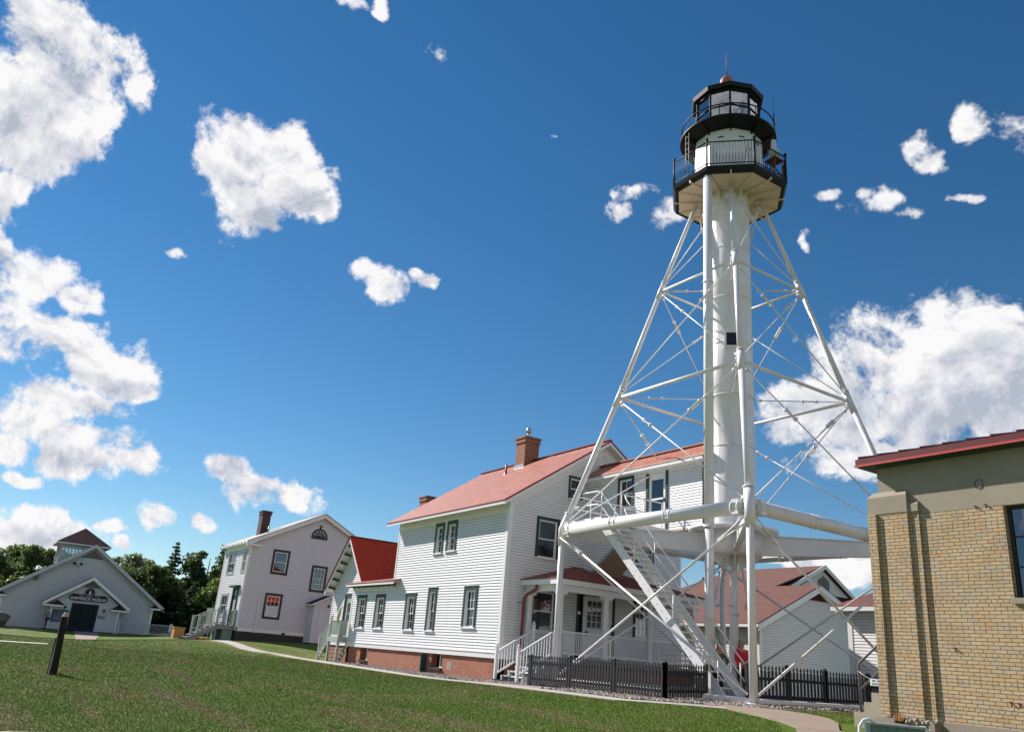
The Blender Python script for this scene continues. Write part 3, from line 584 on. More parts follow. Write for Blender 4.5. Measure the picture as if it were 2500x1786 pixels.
for a,b,z in ((-40.85,-39.9,-.62),(-33.15,-32.15,-.58)):
    o=MB().fbox(SF,b-.55,b-.01,z,z+.06,-.28,-.22).fbox(SF,b-.55,b-.01,z+.5,z+.56,-.28,-.22).fbox(SF,b-.55,b-.49,z+.06,z+.5,-.28,-.22).fbox(SF,b-.07,b-.01,z+.06,z+.5,-.28,-.22).fbox(SF,b-.30,b-.27,z+.06,z+.5,-.275,-.225).build('basement_window','white_paint',H)
    MB().fbox(SF,b-.5,b-.05,z+.05,z+.52,-.262,-.255).build('pane','dark_glass',o)
    MB().fbox(SF,a+.01,b+.04,z-.09,z-.005,-.3,.06).build('sill','grey_green_paint' if 0 else 'green_trim',o)
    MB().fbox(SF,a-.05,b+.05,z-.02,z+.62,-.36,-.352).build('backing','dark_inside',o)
MB().fbox(SF,-33.66,-33.58,-.86,-.06,-.05,.22).build('cellar_hatch_board','green_trim',H)
concrete_patch=MB().fbox(SF,-31.75,-31.35,-.62,-.30,-.06,-.046).build('mortar_patch','stucco',H)
# roof of the main block
m=MB(); EZ=5.97; PZ=9.46; y0,yr,y1=17.17,22.45,27.73; x0,x1=-38.30,-27.26
m.slab((x0,y0,EZ),(x1,y0,EZ),(x1,yr,PZ),(x0,yr,PZ),.05); m.slab((x0,yr,PZ),(x1,yr,PZ),(x1,y1,EZ),(x0,y1,EZ),.05)
ro=m.build('roof','red_metal_x',H)
MB().bar((x0-.02,yr,PZ+.03),(x1+.02,yr,PZ+.03),.20,.05).bar((x1+.012,y0,EZ-.02),(x1+.012,yr,PZ-.02),.03,.075).bar((x1+.012,yr,PZ-.02),(x1+.012,y1,EZ-.02),.03,.075).bar((x0,y0-.012,EZ-.03),(x1,y0-.012,EZ-.03),.02,.05).build('ridge_cap','roof_trim_red',ro)
m=MB(); m.slab((x0+.02,y0+.02,EZ-.07),(x1-.02,y0+.02,EZ-.07),(x1-.02,yr,PZ-.07),(x0+.02,yr,PZ-.07),.10); m.slab((x0+.02,yr,PZ-.07),(x1-.02,yr,PZ-.07),(x1-.02,y1-.02,EZ-.07),(x0+.02,y1-.02,EZ-.07),.10)
m.box(x0+.01,x1-.03,y0-.005,y0+.02,EZ-.17,EZ-.06); m.prism(east(x1-.03),[(y0,EZ-.20),(y0,EZ-.055),(yr,PZ-.055),(yr,PZ-.20)],0,.035); m.prism(east(x1-.03),[(y1,EZ-.20),(yr,PZ-.20),(yr,PZ-.055),(y1,EZ-.055)],0,.035)
m.build('eaves','white_paint',H)
def chimney(p,x0,x1,y0,y1,z0,z1,mm,flue=None,capm=None,flash=None):
    m=MB().box(x0,x1,y0,y1,z0,z1).box(x0-.05,x1+.05,y0-.05,y1+.05,z1-.26,z1-.12).box(x0-.02,x1+.02,y0-.02,y1+.02,z1-.12,z1-.04); ch=m.build('chimney',mm,p)
    MB().box(x0-.08,x1+.08,y0-.08,y1+.08,z1-.04,z1+.05).build('chimney_cap',capm or mm,ch)
    if flue: MB().tube(((x0+x1)/2,(y0+y1)/2,z1+.04),((x0+x1)/2,(y0+y1)/2,z1+.42),.07).tube(((x0+x1)/2,(y0+y1)/2,z1+.36),((x0+x1)/2,(y0+y1)/2,z1+.60),.13).build('flue_pipe','galvanised',ch)
    return ch
ch=chimney(H,-34.12,-33.30,21.9,22.75,8.6,10.62,'chimney_brick',True)
MB().box(-34.16,-33.26,21.84,21.9,8.95,9.22).build('flashing','galvanised',ch)
MB().tube((-33.9,21.25,8.5),(-33.9,21.25,9.15),.05).lathe((-33.9,21.25,8.62),[(.16,-.12),(.07,.10)],10).build('vent_pipe','downspout_red',H)
# low shed roof over the kitchen
m=MB(); m.slab((-42.98,17.28,3.16),(-36.95,17.28,3.16),(-36.95,19.9,3.72),(-42.98,19.9,3.72),.05); sr=m.build('shed_roof','red_metal_x',H)
m=MB().box(-42.9,-36.98,17.30,17.34,2.98,3.105)
m.slab((-42.95,17.3,3.10),(-36.97,17.3,3.10),(-36.97,17.7,3.19),(-42.95,17.7,3.19),.03); m.build('shed_eave','white_paint',H)
for k in range(9): MB().box(-42.55+k*.62,-42.47+k*.62,17.36,17.7,2.93,3.06).build('rafter_tail','green_trim',H)
# steep gabled wing at the back
WC=-45.5; WF=south(18.70); hw=2.55; sl=1.04; AZ=6.0
m=MB(); dh=(-46.15,-45.15,.20,2.80); siding(m,WF,[(WC-hw,.0),(WC+hw,.0),(WC+hw,AZ-.12-sl*hw),(WC,AZ-.12),(WC-hw,AZ-.12-sl*hw)],.1135,.026,[dh])
m.fbox(WF,WC-hw-.03,WC-hw+.1,0,AZ-.2-sl*hw,0,.03); ww=Fr((WC-hw,0,0),(0,1,0),(-1,0,0)); siding(m,ww,[(18.7,0),(26,0),(26,3.2),(18.7,3.2)],.1135,.02); m.build('wing_wall','siding_paint',H)
MB().fbox(WF,WC-hw+.03,WC+hw,-1.3,0,-.3,-.05).build('wing_basement','red_brick',H)
yf,yb=18.18,26.2; e=hw+.28
m=MB(); m.slab((WC-e,yf,AZ-sl*e),(WC,yf,AZ),(WC,yb,AZ),(WC-e,yb,AZ-sl*e),.06); m.slab((WC,yf,AZ),(WC+e,yf,AZ-sl*e),(WC+e,yb,AZ-sl*e),(WC,yb,AZ),.06); wr=m.build('wing_roof','red_metal_y',H)
MB().bar((WC,yf-.03,AZ+.02),(WC,yb,AZ+.02),.16,.05).bar((WC-e,yf-.02,AZ-sl*e-.04),(WC,yf-.02,AZ-.04),.03,.09,(0,1,0)).build('ridge_cap','roof_trim_red',wr)
m=MB(); F2=south(yf)
m.prism(F2,[(WC-e,AZ-sl*e-.30),(WC-e,AZ-sl*e-.07),(WC,AZ-.07),(WC,AZ-.30)],-.05,.0); m.prism(F2,[(WC+e,AZ-sl*e-.25),(WC,AZ-.25),(WC,AZ-.07),(WC+e,AZ-sl*e-.07)],-.05,.0)
m.slab((WC-e,yf+.05,AZ-sl*e-.065),(WC,yf+.05,AZ-.065),(WC,18.7,AZ-.065),(WC-e,18.7,AZ-sl*e-.065),.03); m.slab((WC,yf+.05,AZ-.065),(WC+e,yf+.05,AZ-sl*e-.065),(WC+e,18.7,AZ-sl*e-.065),(WC,18.7,AZ-.065),.03)
m.build('barge_board','white_paint',H)
for k in range(6):
    t=(k+.6)/6.4; x=WC-e*(1-t)+.05; z=AZ-sl*(WC-x)-.10; MB().bar((x+.06,18.22,z-.07),(x+.06,18.70,z-.16),.10,.12).build('eave_bracket','green_trim',H)
chimney(H,-45.9,-45.0,22.6,23.4,5.0,9.05,'chimney_brick')
# kitchen door in the wing and its little deck
d=MB().fbox(WF,-46.15,-46.03,.20,2.80,0,.05).fbox(WF,-46.03,-45.15,2.66,2.80,0,.045).build('kitchen_door_frame','green_trim',H)
d=MB().fbox(WF,-46.03,-45.15,.20,1.25,-.06,-.02).fbox(WF,-46.03,-45.72,1.25,2.66,-.06,-.02).fbox(WF,-45.30,-45.15,1.25,2.66,-.06,-.02).fbox(WF,-45.72,-45.30,2.3,2.66,-.06,-.02).fbox(WF,-45.72,-45.30,1.25,1.32,-.06,-.02).fbox(WF,-45.53,-45.50,1.32,2.3,-.055,-.025).fbox(WF,-45.72,-45.30,1.7,1.75,-.055,-.025).build('kitchen_door','grey_green_paint',H)
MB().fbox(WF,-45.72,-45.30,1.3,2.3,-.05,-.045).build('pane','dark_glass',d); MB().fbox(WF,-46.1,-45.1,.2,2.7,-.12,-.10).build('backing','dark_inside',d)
DY=17.18; D0=-44.15; D1=-42.66; DZ=.42
m=MB().box(D0,D1,DY,18.68,DZ-.05,DZ).box(D0,D1,DY-.02,DY+.03,DZ-.27,DZ-.05).box(D1-.05,D1,DY+.03,17.66,DZ-.27,DZ-.05).box(D0,D0+.05,DY+.03,18.68,DZ-.27,DZ-.05)
m.build('side_deck','grey_green_paint',H)
for x in (D0+.12,D1-.10): MB().box(x-.06,x+.06,DY+.0,DY+.12,-1.05,DZ-.26).build('deck_post','grey_green_paint',H)
def railing(parent,p0,p1,z0,z1,zb=None,gap=.11,m_='white_paint',rise=(0,0),newel=(1,1),nm='railing',nh=.16,w=.05,finial=True,nz=None):
    """rail between two ground points; z0 bottom rail, z1 top rail; rise adds height at the far end"""
    m=MB(); a=Vector((*p0,0));b=Vector((*p1,0)); r=rise[0]
    m.bar(a+Vector((0,0,z1)),b+Vector((0,0,z1+r)),.07,.05); m.bar(a+Vector((0,0,z0)),b+Vector((0,0,z0+r)),.05,.06)
    balusters(m,p0,p1,z0+.02,z1-.02,z0+r+.02,z1+r-.02,gap,.028)
    for k,(P,zz) in enumerate(((p0,0),(p1,r))):
        if newel[k]:
            lo=(z0-.12+zz) if nz is None else nz[k]
            m.box(P[0]-w,P[0]+w,P[1]-w,P[1]+w,lo,z1+zz+nh)
            if finial: m.box(P[0]-w-.02,P[0]+w+.02,P[1]-w-.02,P[1]+w+.02,z1+zz+nh,z1+zz+nh+.03); m.ball((P[0],P[1],z1+zz+nh+.09),.055,8)
    return m.build(nm,m_,parent)
railing(H,(D0+.12,DY+.05),(D1-.08,DY+.05),DZ+.08,DZ+.80,gap=.085,m_='grey_green_paint',finial=False,nh=.0,nm='deck_railing')
MB().fbox(east(D1-.07),DY+.10,17.6,DZ+.05,DZ+.82,0,.04).build('deck_side_panel','grey_green_paint',H)
railing(H,(-45.35,DY+.05),(D0+.12,DY+.05),-.52,.22,rise=(.95,0),gap=.13,m_='grey_green_paint',newel=(1,0),nz=(-.9,0),nm='deck_railing')
m=MB()
for y in (DY+.06,DY+1.35): m.bar((-45.55,y,-.90),(D0,y,.30),.05,.24)
for k in range(6):
    x=-45.42+k*.22; z=-.66+k*.205; m.box(x-.14,x+.14,DY+.0,DY+1.4,z-.02,z+.02)
for y in (DY+.5,DY+.95):
    for k in range(5):
        x=-43.9+k*.22;  m.bar((x-.10,y+.2,-.75+k*.2),(x+.14,y+.2,-.45+k*.2),.04,.13)
m.build('deck_stairs','grey_green_paint',H)
m=MB(); m.path([(-43.12,DY+.02,DZ+.78),(-43.02,DY,DZ+.95),(-42.97,DY,DZ+1.12),(-42.92,DY,DZ+1.28),(-42.86,DY,DZ+1.40)],[.05,.085,.095,.07,.05],8); m.bar((-42.95,DY,DZ+1.42),(-42.66,DY,DZ+1.47),.08,.06); m.bar((-43.2,DY-.03,DZ+.72),(-43.0,DY-.03,DZ+.92),.04,.06)
tag(m.build('wood_carving','carving'),'pale carved wooden bird figure perched on the kitchen deck railing','carving')
tag(MB().path([(-44.03,DY+.05,DZ+.80),(-44.05,DY+.05,DZ+.90),(-44.0,DY+.05,DZ+1.02),(-43.93,DY+.05,DZ+1.1)],[.04,.07,.05,.02],8).build('wood_carving','carving'),'small pale carved gull on the left post of the kitchen deck','carving')
# ---- front porch
PX=-25.11; PY0,PY1=18.47,26.10; RZ=3.03; 
m=MB()
m.add([(PX,PY0,RZ),(PX,PY1,RZ),(XG,PY1-2.6,3.82),(XG,PY0+2.6,3.82)],[(0,1,2,3)]); m.add([(PX+.01,PY0+.01,RZ-.05),(PX+.01,PY1,RZ-.05),(XG,PY1-2.6,3.77),(XG,PY0+2.6,3.77)],[(3,2,1,0)])
pr_=m.build('porch_roof','porch_shingle_y',H)
MB().add([(PX,PY0,RZ),(XG,PY0+2.6,3.82),(XG,PY0,RZ)],[(0,1,2)]).add([(PX,PY1,RZ),(XG,PY1,RZ),(XG,PY1-2.6,3.82)],[(0,1,2)]).build('porch_hip','porch_shingle_x',pr_)
MB().box(PX,PX+.02,PY0,PY1,RZ-.04,RZ+.01).box(XG,PX,PY0-.02,PY0,RZ-.04,RZ+.01).bar((PX,PY0,RZ+.01),(XG,PY0+2.6,3.83),.06,.02).build('drip_edge','downspout_red',pr_)
m=MB().box(XG+.03,PX-.03,PY0+.03,PY1-.03,2.79,2.815).box(PX-.04,PX-.005,PY0+.005,PY1,2.79,RZ-.045).box(XG+.03,PX-.04,PY0+.005,PY0+.04,2.79,RZ-.045).box(XG+.03,PX-.04,PY1-.04,PY1,2.79,RZ-.045)
m.box(PX-.45,PX-.23,PY0+.25,PY1-.3,2.56,2.79).box(XG+.03,PX-.45,PY0+.25,PY0+.45,2.56,2.79).box(XG+.03,PX-.45,PY1-.5,PY1-.3,2.56,2.79); m.build('porch_entablature','white_paint',H)
PC=PX-.34
for (x,y) in ((PC,18.84),(PC,21.05),(PC,23.32),(PC,25.7),(XG+.22,18.84)):
    MB().lathe((x,y,.2),[(.15,0),(.15,.08),(.115,.10),(.12,.5),(.105,2.15),(.13,2.19),(.13,2.24)],16).box(x-.17,x+.17,y-.17,y+.17,2.44,2.5).box(x-.2,x+.2,y-.2,y+.2,2.5,2.56).build('porch_column','white_paint',H)
MB().box(XG,PX-.15,18.7,25.9,.12,.20).box(PX-.19,PX-.15,18.7,25.9,-.02,.119).build('porch_floor','deck_grey',H)
MB().box(XG,PX-.25,18.75,25.85,-.02,.11).build('porch_skirt','white_paint',H)
MB().box(XG,PX-.30,19.0,25.8,-1.2,-.02).build('porch_foundation','red_brick',H)
for a,b in ((18.98,20.92),(21.18,23.2),(23.45,25.58)): railing(H,(PC,a),(PC,b),.36,1.12,gap=.085,newel=(0,0),nm='porch_railing')
m=MB()
for k in range(9): m.bar((XG+.3+k*.28,25.86,.25),(XG+.3+k*.28+.0,25.86,1.15),.05,.02); 
for k in range(5): m.bar((XG+.2,25.86,.3+k*.2),(PC,25.86,.3+k*.2),.02,.05)
m.build('lattice','white_paint',H)
# porch door
m=MB().fbox(EF,21.32,21.45,.2,2.86,0,.05).fbox(EF,23.22,23.36,.2,2.86,0,.05).fbox(EF,21.45,23.22,2.74,2.86,0,.045).build('front_door_frame','green_trim',H)
dd=MB().fbox(EF,21.78,21.92,.2,2.66,-.08,-.02).fbox(EF,22.68,22.85,.2,2.66,-.08,-.02).fbox(EF,21.92,22.68,2.55,2.66,-.08,-.02).fbox(EF,21.92,22.68,.2,1.45,-.08,-.02)
for k in (1,2): dd.fbox(EF,21.92+.76*k/3-.012,21.92+.76*k/3+.012,1.45,2.55,-.075,-.025)
for k in (1,2,3): dd.fbox(EF,21.92,22.68,1.45+1.1*k/4-.012,1.45+1.1*k/4+.012,-.074,-.026)
dd.fbox(EF,22.86,23.2,.2,2.7,-.06,.0); dd.fbox(EF,21.70,21.77,.2,2.7,-.06,.01); dd.fbox(EF,21.78,22.85,2.66,2.74,-.06,.0)
dd=dd.build('front_door','white_paint',H)
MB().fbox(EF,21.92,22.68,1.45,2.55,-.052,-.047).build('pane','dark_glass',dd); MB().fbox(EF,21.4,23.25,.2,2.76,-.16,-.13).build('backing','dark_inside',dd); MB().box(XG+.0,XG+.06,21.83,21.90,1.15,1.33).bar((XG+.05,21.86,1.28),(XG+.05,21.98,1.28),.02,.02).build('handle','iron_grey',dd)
MB().fbox(EF,21.36,21.50,1.95,2.07,.052,.062).build('house_number_plate','sign_white',H)
# downspout
MB().path([(XG+.95,18.62,2.8),(XG+.92,18.60,2.62),(XG+.55,18.45,2.42),(XG+.42,18.42,2.30),(XG+.40,18.40,-.7)],.065,8).bar((XG+.05,18.35,2.12),(XG+.5,18.35,2.12),.02,.03).bar((XG+.05,18.35,.35),(XG+.5,18.35,.35),.02,.03).build('downspout','downspout_red',H)
# porch steps going down towards the lawn (-y)
ST=[(18.62-.30*k,.14-.175*k) for k in range(7)]
m=MB()
for y,z in ST[:6]: m.box(-26.95,-25.55,y-.34,y,z-.225,z-.18); m.box(-26.93,-25.57,y-.02,y,z-.34,z-.225) if 0 else None
for x in (-26.93,-26.45,-26.0,-25.58): 
    for y,z in ST[:6]: m.box(x-.025,x+.025,y-.32,y+.0,max(z-1.0,-1.0),z-.226)
m.build('porch_steps','white_paint',H)
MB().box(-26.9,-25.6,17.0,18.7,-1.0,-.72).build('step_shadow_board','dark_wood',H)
for x in (-26.98,-25.52):
    railing(H,(x,17.15),(x,18.75),-.55,.22,rise=(.92,0),gap=.12,newel=(1,1),nz=(-.95,.1),nm='step_railing')
# ---- covered passage to the tower
PF=south(21.55)
m=MB(); pw=hole(-25.55,-24.58,6.10,7.38,.11); dr=(-23.72,-22.74,5.08,7.26)
siding(m,PF,[(-25.0,5.0),(-20.85,5.0),(-20.85,7.45),(-25.0,7.45)],.105,.018,[pw,dr]); siding(m,PF,[(-27.68,3.62),(-27.05,3.62),(-25.0,4.97),(-25.0,7.45),(-27.68,7.45)],.105,.018,[pw],z0=3.62)
m.build('passage_wall','siding_paint',H)
m=MB(); m.hexa([(-27.05,21.53,3.62),(-25.0,21.53,4.97),(-25.0,23.05,4.97),(-27.05,23.05,3.62),(-27.09,21.53,3.68),(-25.04,21.53,5.03),(-25.04,23.05,5.03),(-27.09,23.05,3.68)]); m.box(-25.0,-20.4,21.53,23.05,4.93,4.99).box(-27.68,-27.05,21.53,23.05,3.55,3.61); m.build('passage_soffit','beige_soffit',H)
m=MB().bar((-27.08,21.51,3.60),(-25.0,21.51,4.97),.05,.12); m.box(-27.1,-26.9,21.5,23.1,3.52,3.60); m.build('passage_edge','grey_green_paint',H)
MB().fbox(Fr((0,23.05,0),(1,0,0),(0,1,0)),-27.7,-20.4,4.9,7.5,-.02,.0).build('passage_back_wall','white_paint',H)
m=MB(); m.slab((-27.68,21.15,7.55),(-20.4,21.15,7.55),(-20.4,22.3,8.27),(-27.68,22.3,8.27),.05); m.slab((-27.68,22.3,8.27),(-20.4,22.3,8.27),(-20.4,23.45,7.55),(-27.68,23.45,7.55),.05); p2=m.build('passage_roof','red_metal_x',H)
MB().bar((-27.68,22.3,8.31),(-20.4,22.3,8.31),.22,.05).build('ridge_cap','copper_red',p2)
MB().box(-27.68,-20.5,21.17,21.20,7.37,7.495).box(-27.68,-20.5,21.2,21.55,7.37,7.40).fbox(PF,-27.6,-20.85,7.28,7.37,0,.02).build('passage_eave','white_paint',H)
window(H,PF,-25.55,-24.58,6.10,7.36,.11,cols=2,rows=1,cur='curtain_dark',rec=.05)
m=MB().fbox(PF,-23.84,-23.72,5.05,7.30,0,.05).fbox(PF,-22.74,-22.62,5.05,7.30,0,.05).build('passage_door_frame','green_trim',H)
d=MB().fbox(PF,-23.72,-23.58,5.08,7.26,-.06,-.01).fbox(PF,-22.90,-22.74,5.08,7.26,-.06,-.01).fbox(PF,-23.58,-22.90,7.02,7.26,-.06,-.01).fbox(PF,-23.58,-22.90,6.22,6.29,-.055,-.012).fbox(PF,-23.58,-22.90,5.08,5.60,-.06,-.01).fbox(PF,-23.50,-23.30,5.18,5.50,-.02,.0).fbox(PF,-23.18,-22.98,5.18,5.50,-.02,.0).build('passage_door','white_paint',H)
MB().fbox(PF,-23.58,-22.90,5.6,7.02,-.045,-.04).build('pane','glass',d); MB().fbox(PF,-23.7,-22.8,5.1,7.2,-.10,-.09).build('curtain','curtain',d); MB().box(-22.86,-22.80,21.48,21.55,6.1,6.22).build('handle','iron_grey',d)
# ---------------------------------------------------------------- lighthouse
TC=Vector((-20.09,22.28,0)); 
def TP(az,r,z): return Vector((TC.x+r*math.sin(R(az)),TC.y+r*math.cos(R(az)),z))
LEG={'F':133.6,'L':223.6,'R':43.6,'B':313.6}; LR=[6.075,6.075,4.19,2.67,1.28]; LZ=[-.72,4.62,9.75,14.25,18.2]
T=thing('lighthouse','tall white iron skeleton lighthouse with black lantern, central tube and four braced legs','lighthouse',(TC.x,TC.y,-.65))
for k,a in LEG.items():
    m=MB(); q=[TP(a,LR[i],LZ[i]) for i in range(5)]
    m.tube(q[0],q[1],.112,n=14); m.tube(q[1],q[2],.108,.10,14); m.tube(q[2],q[3],.098,.09,14); m.tube(q[3],q[4],.088,.08,14)
    lg=m.build('leg','steel_white',T)
    for i in (1,2,3):
        m=MB(); d0=(q[i]-q[i-1]).normalized(); d1=(q[i+1]-q[i]).normalized(); s=(1.25 if i==1 else .8+.1*(3-i))*.46
        rr=.155 if i==1 else .145-.012*i
        m.path([q[i]-d0*s,q[i],q[i]+d1*s],[rr,rr,rr*.96],14); m.path([q[i]+d1*s,q[i]+d1*(s+.05)],[rr*1.12,rr*1.12],14)
        inn=(TC-Vector((q[i].x,q[i].y,0))); inn.normalize()
        for sg in (-45,45):
            dv=Matrix.Rotation(R(sg),3,'Z')@inn
            for dz in (-.12,.0,.12): m.ball(q[i]+dv*(rr+.05)+Vector((0,0,dz)),.055,5)
        m.build('joint_casting','steel_white',lg)
    if k!='B': pass
    MB().lathe((q[0].x,q[0].y,-.66),[(.0,.0),(.2,.0),(.2,.05),(.13,.08)],14).build('foot_plate','steel_white',lg)
ORD=['F','L','B','R']
def rod(p,q,r,name='tie_rod',turn=.3,inset=.25,clev=True):
    d=(q-p).normalized(); a=p+d*inset; b=q-d*inset; m=MB(); m.tube(a,b,r,n=6)
    if turn:
        c=a.lerp(b,turn); u=d.cross(Vector((.3,.2,1))).normalized()
        for s in (-1,1): m.bar(c-d*.22+u*s*r*2.2,c+d*.22+u*s*r*2.2,r*1.3,r*1.3)
        m.tube(c-d*.28,c-d*.2,r*3,n=6); m.tube(c+d*.2,c+d*.28,r*3,n=6)
    if clev: m.tube(a,a+d*.10,r*2.4,n=6); m.tube(b-d*.10,b,r*2.4,n=6)
    return m.build(name,'steel_white',T)
for i,k in enumerate(ORD):
    k2=ORD[(i+1)%4]; A=[TP(LEG[k],LR[j],LZ[j]) for j in range(5)]; B=[TP(LEG[k2],LR[j],LZ[j]) for j in range(5)]
    for j in (2,3):
        a,b=A[j],B[j]; d=(b-a).normalized(); MB().tube(a+d*.18,b-d*.18,.062 if j==2 else .05,n=10).build('strut','steel_white',T)
    for j in (1,2,3):
        r=.026 if j==1 else .022
        up=Vector((0,0,.10)); rod(A[j]+up,B[j+1]-up,r,turn=.74); rod(B[j]+up,A[j+1]-up,r,turn=.78)
    for (P,Q) in ((A,B),(B,A)):
        top=P[1]+Vector((0,0,-.28)); bot=Vector((Q[0].x,Q[0].y,-.5)); dd=(bot-top).normalized(); c=top+dd*1.15
        m=MB(); side=dd.cross(Vector((0,0,1))).normalized()
        for s in (-1,1): m.tube(top+side*s*.16+dd*.1,c+side*s*.05,.028,n=6)
        m.bar(c-dd*.14,c+dd*.14,.16,.10); m.tube(c,bot-dd*.25,.038,n=8); m.build('tie_rod','steel_white',T)
    # main ring pipe
    a,b=A[1],B[1]; d=(b-a).normalized(); a2=a+d*.30; b2=b-d*.30; m=MB(); m.tube(a2,b2,.205,n=20,cap=True)
    m.tube(a+d*.22,a2,.15,n=14); m.tube(b-d*.22,b2,.15,n=14); L=(b2-a2).length
    for t in (.0,.03,.34,.37,.66,.69,.97,1.0): p=a2.lerp(b2,t); m.tube(p-d*.015,p+d*.015,.222,n=20)
    u=d.cross(Vector((0,0,1))).normalized(); P=[];Nn=[]
    nr=int(L/.11)
    for q in range(nr):
        P.append(a2+d*(q*.11+.05)+Vector((0,0,.205))+u*.03);Nn.append((0,0,1))
    for t in (.355,.675):
        for g in range(14):
            an=2*math.pi*g/14; nrm=u*math.cos(an)+Vector((0,0,1))*math.sin(an)
            for s_ in (-.07,0,.07): P.append(a2.lerp(b2,t)+d*s_+nrm*.205);Nn.append(nrm)
    rivets(m,P,Nn,.02); m.build('ring_pipe','steel_white',T)
    # gusset box at the end of the ring pipe
    for e,s in ((a,1),(b,-1)): p=e+d*s*.40; MB().bar(p-d*.12,p+d*.12,.34,.44).build('gusset_plate','steel_white',T)
    # base pipe on the ground
    a,b=[Vector((v.x,v.y,-.55)) for v in (A[0],B[0])]; MB().tube(a,b,.085,n=10).build('base_pipe','steel_white',T)
for j in (2,3):
    for p,q in (('L','R'),('F','B')): 
        a=TP(LEG[p],LR[j],LZ[j]);b=TP(LEG[q],LR[j],LZ[j]); d=(b-a).normalized(); c=(a+b)/2; rod(a,c-d*.80,.02,turn=.4,inset=.2); rod(b,c+d*.80,.02,turn=.4,inset=.2)
# radial I-beams from the hub
for k,a in LEG.items():
    c=TP(a,.2,0); e=TP(a,LR[1]-.35,0); d=(e-c).normalized(); s=d.cross(Vector((0,0,1)))
    m=MB(); 
    def quad(z0a,z1a,z0b,z1b,w): 
        q=[]
        for P,lo,hi in ((c,z0a,z1a),(e,z0b,z1b)):
            for sx,z in ((-1,lo),(1,lo),(1,hi),(-1,hi)): q.append(Vector((P.x,P.y,0))+s*sx*w/2+Vector((0,0,z)))
        m.hexa(q)
    quad(4.06,4.74,4.28,4.70,.02); quad(4.74,4.77,4.70,4.73,.20); quad(4.03,4.06,4.25,4.28,.20); m.build('radial_beam','steel_white',T)
    m=MB(); P0=TP(a,.15,3.45);P1=TP(a,1.0,4.02); P2=TP(a,.15,4.02)
    q=[P0-s*.02,P1-s*.02,P2-s*.02,P0+s*.02,P1+s*.02,P2+s*.02]; m.add(q,[(0,1,2),(5,4,3),(0,3,4,1),(1,4,5,2),(2,5,3,0)]); m.build('hub_bracket','steel_white',T)
# tube
r=.815; m=MB(); m.lathe(TC,[(r,4.98),(r,7.84),(r-.006,7.85),(r-.006,9.77),(r,9.78),(r,11.83),(r-.006,11.84),(r-.006,13.73),(r,13.74),(r,15.86),(r-.006,15.87),(r-.006,17.87),(r,17.88),(r,18.7)],48); tb=m.build('tower_tube','steel_white',T)
m=MB(); P=[];Nn=[]
for z in (7.84,9.77,11.83,13.73,15.86,17.87):
    m.lathe(TC,[(r+.001,z-.02),(r+.012,z-.02),(r+.012,z+.02),(r+.001,z+.02)],48)
    for g in range(72):
        for dz in (-.05,-.11): p=TP(g*5+ (2.5 if dz<-.1 else 0),r,z+dz); P.append(p);Nn.append(p-Vector((TC.x,TC.y,p.z)))
for i,(za,zb) in enumerate(((4.98,7.84),(7.84,9.77),(9.77,11.83),(11.83,13.73),(13.73,15.86),(15.86,17.87))):
    for aa in ((172,140) if i%2 else (172,)):
        for s in (-1.2,1.2):
            z=za+.08
            while z<zb-.15: p=TP(aa+s,r,z); P.append(p);Nn.append(p-Vector((TC.x,TC.y,p.z))); z+=.075
rivets(m,P,Nn,.013); m.build('rivet_bands','steel_white',tb)
m=MB()
W=133; wf=Fr(TP(W,r-.02,0),(math.cos(R(W)),-math.sin(R(W)),0),(math.sin(R(W)),math.cos(R(W)),0))
m.fbox(wf,-.30,-.22,11.55,12.22,-.05,.06).fbox(wf,.22,.30,11.55,12.22,-.05,.06).fbox(wf,-.22,.22,12.14,12.22,-.05,.06).fbox(wf,-.22,.22,11.55,11.63,-.05,.06); wn=m.build('window','steel_white',tb)
MB().fbox(wf,-.22,.22,11.63,12.14,-.02,.035).build('pane','navy',wn)
m=MB(); m.lathe(TC,[(0,4.80),(1.55,4.80),(1.55,4.90),(1.02,4.92),(1.0,5.0),(.82,5.02)],40); m.lathe(TC,[(.0,4.02),(1.05,4.02),(1.05,4.79),(0,4.79)],8,R(22)); P=[];Nn=[]
for g in range(40):
    for z in (4.2,4.6): p=TP(g*9,1.0,z); P.append(p);Nn.append(p-Vector((TC.x,TC.y,p.z)))
rivets(m,P,Nn,.03); m.build('tube_hub','steel_white',T)
m=MB().tube(TP(0,0,-.7),TP(0,0,4.0),.13,n=14).lathe(TC,[(.13,2.0),(.17,2.02),(.17,2.1),(.13,2.12)],14); m.build('centre_column','steel_white',T)
MB().tube(TP(235,.75,-.7),TP(235,.75,4.0),.10,n=12).build('hanging_pipe','galvanised',T)
MB().tube(TP(60,.55,-.7),TP(60,.55,4.0),.09,n=12).build('hanging_pipe','steel_white',T)
for a,rr in ((200,.9),(150,.7),(20,.7),(250,1.0)): 
    MB().tube(TP(a,rr*.4,3.9),TP(a,rr*1.4,-.6),.028,n=6).tube(TP(a,rr*.68,2.45),TP(a,rr*.72,2.25),.09,.09,8).build('sway_rod','steel_white',T)
# vertical round duct beside the tube
fx,fy=-19.41,20.37; m=MB().tube((fx,fy,4.70),(fx,fy,18.5),.172,n=24).tube((fx,fy,-.75),(fx,fy,4.66),.155,n=24)
for z in (4.68,1.72,9.24,13.74): m.lathe((fx,fy,z),[(.16,-.03),(.20,-.03),(.20,.03),(.16,.03)],24)
m.build('weight_duct','steel_white',T)
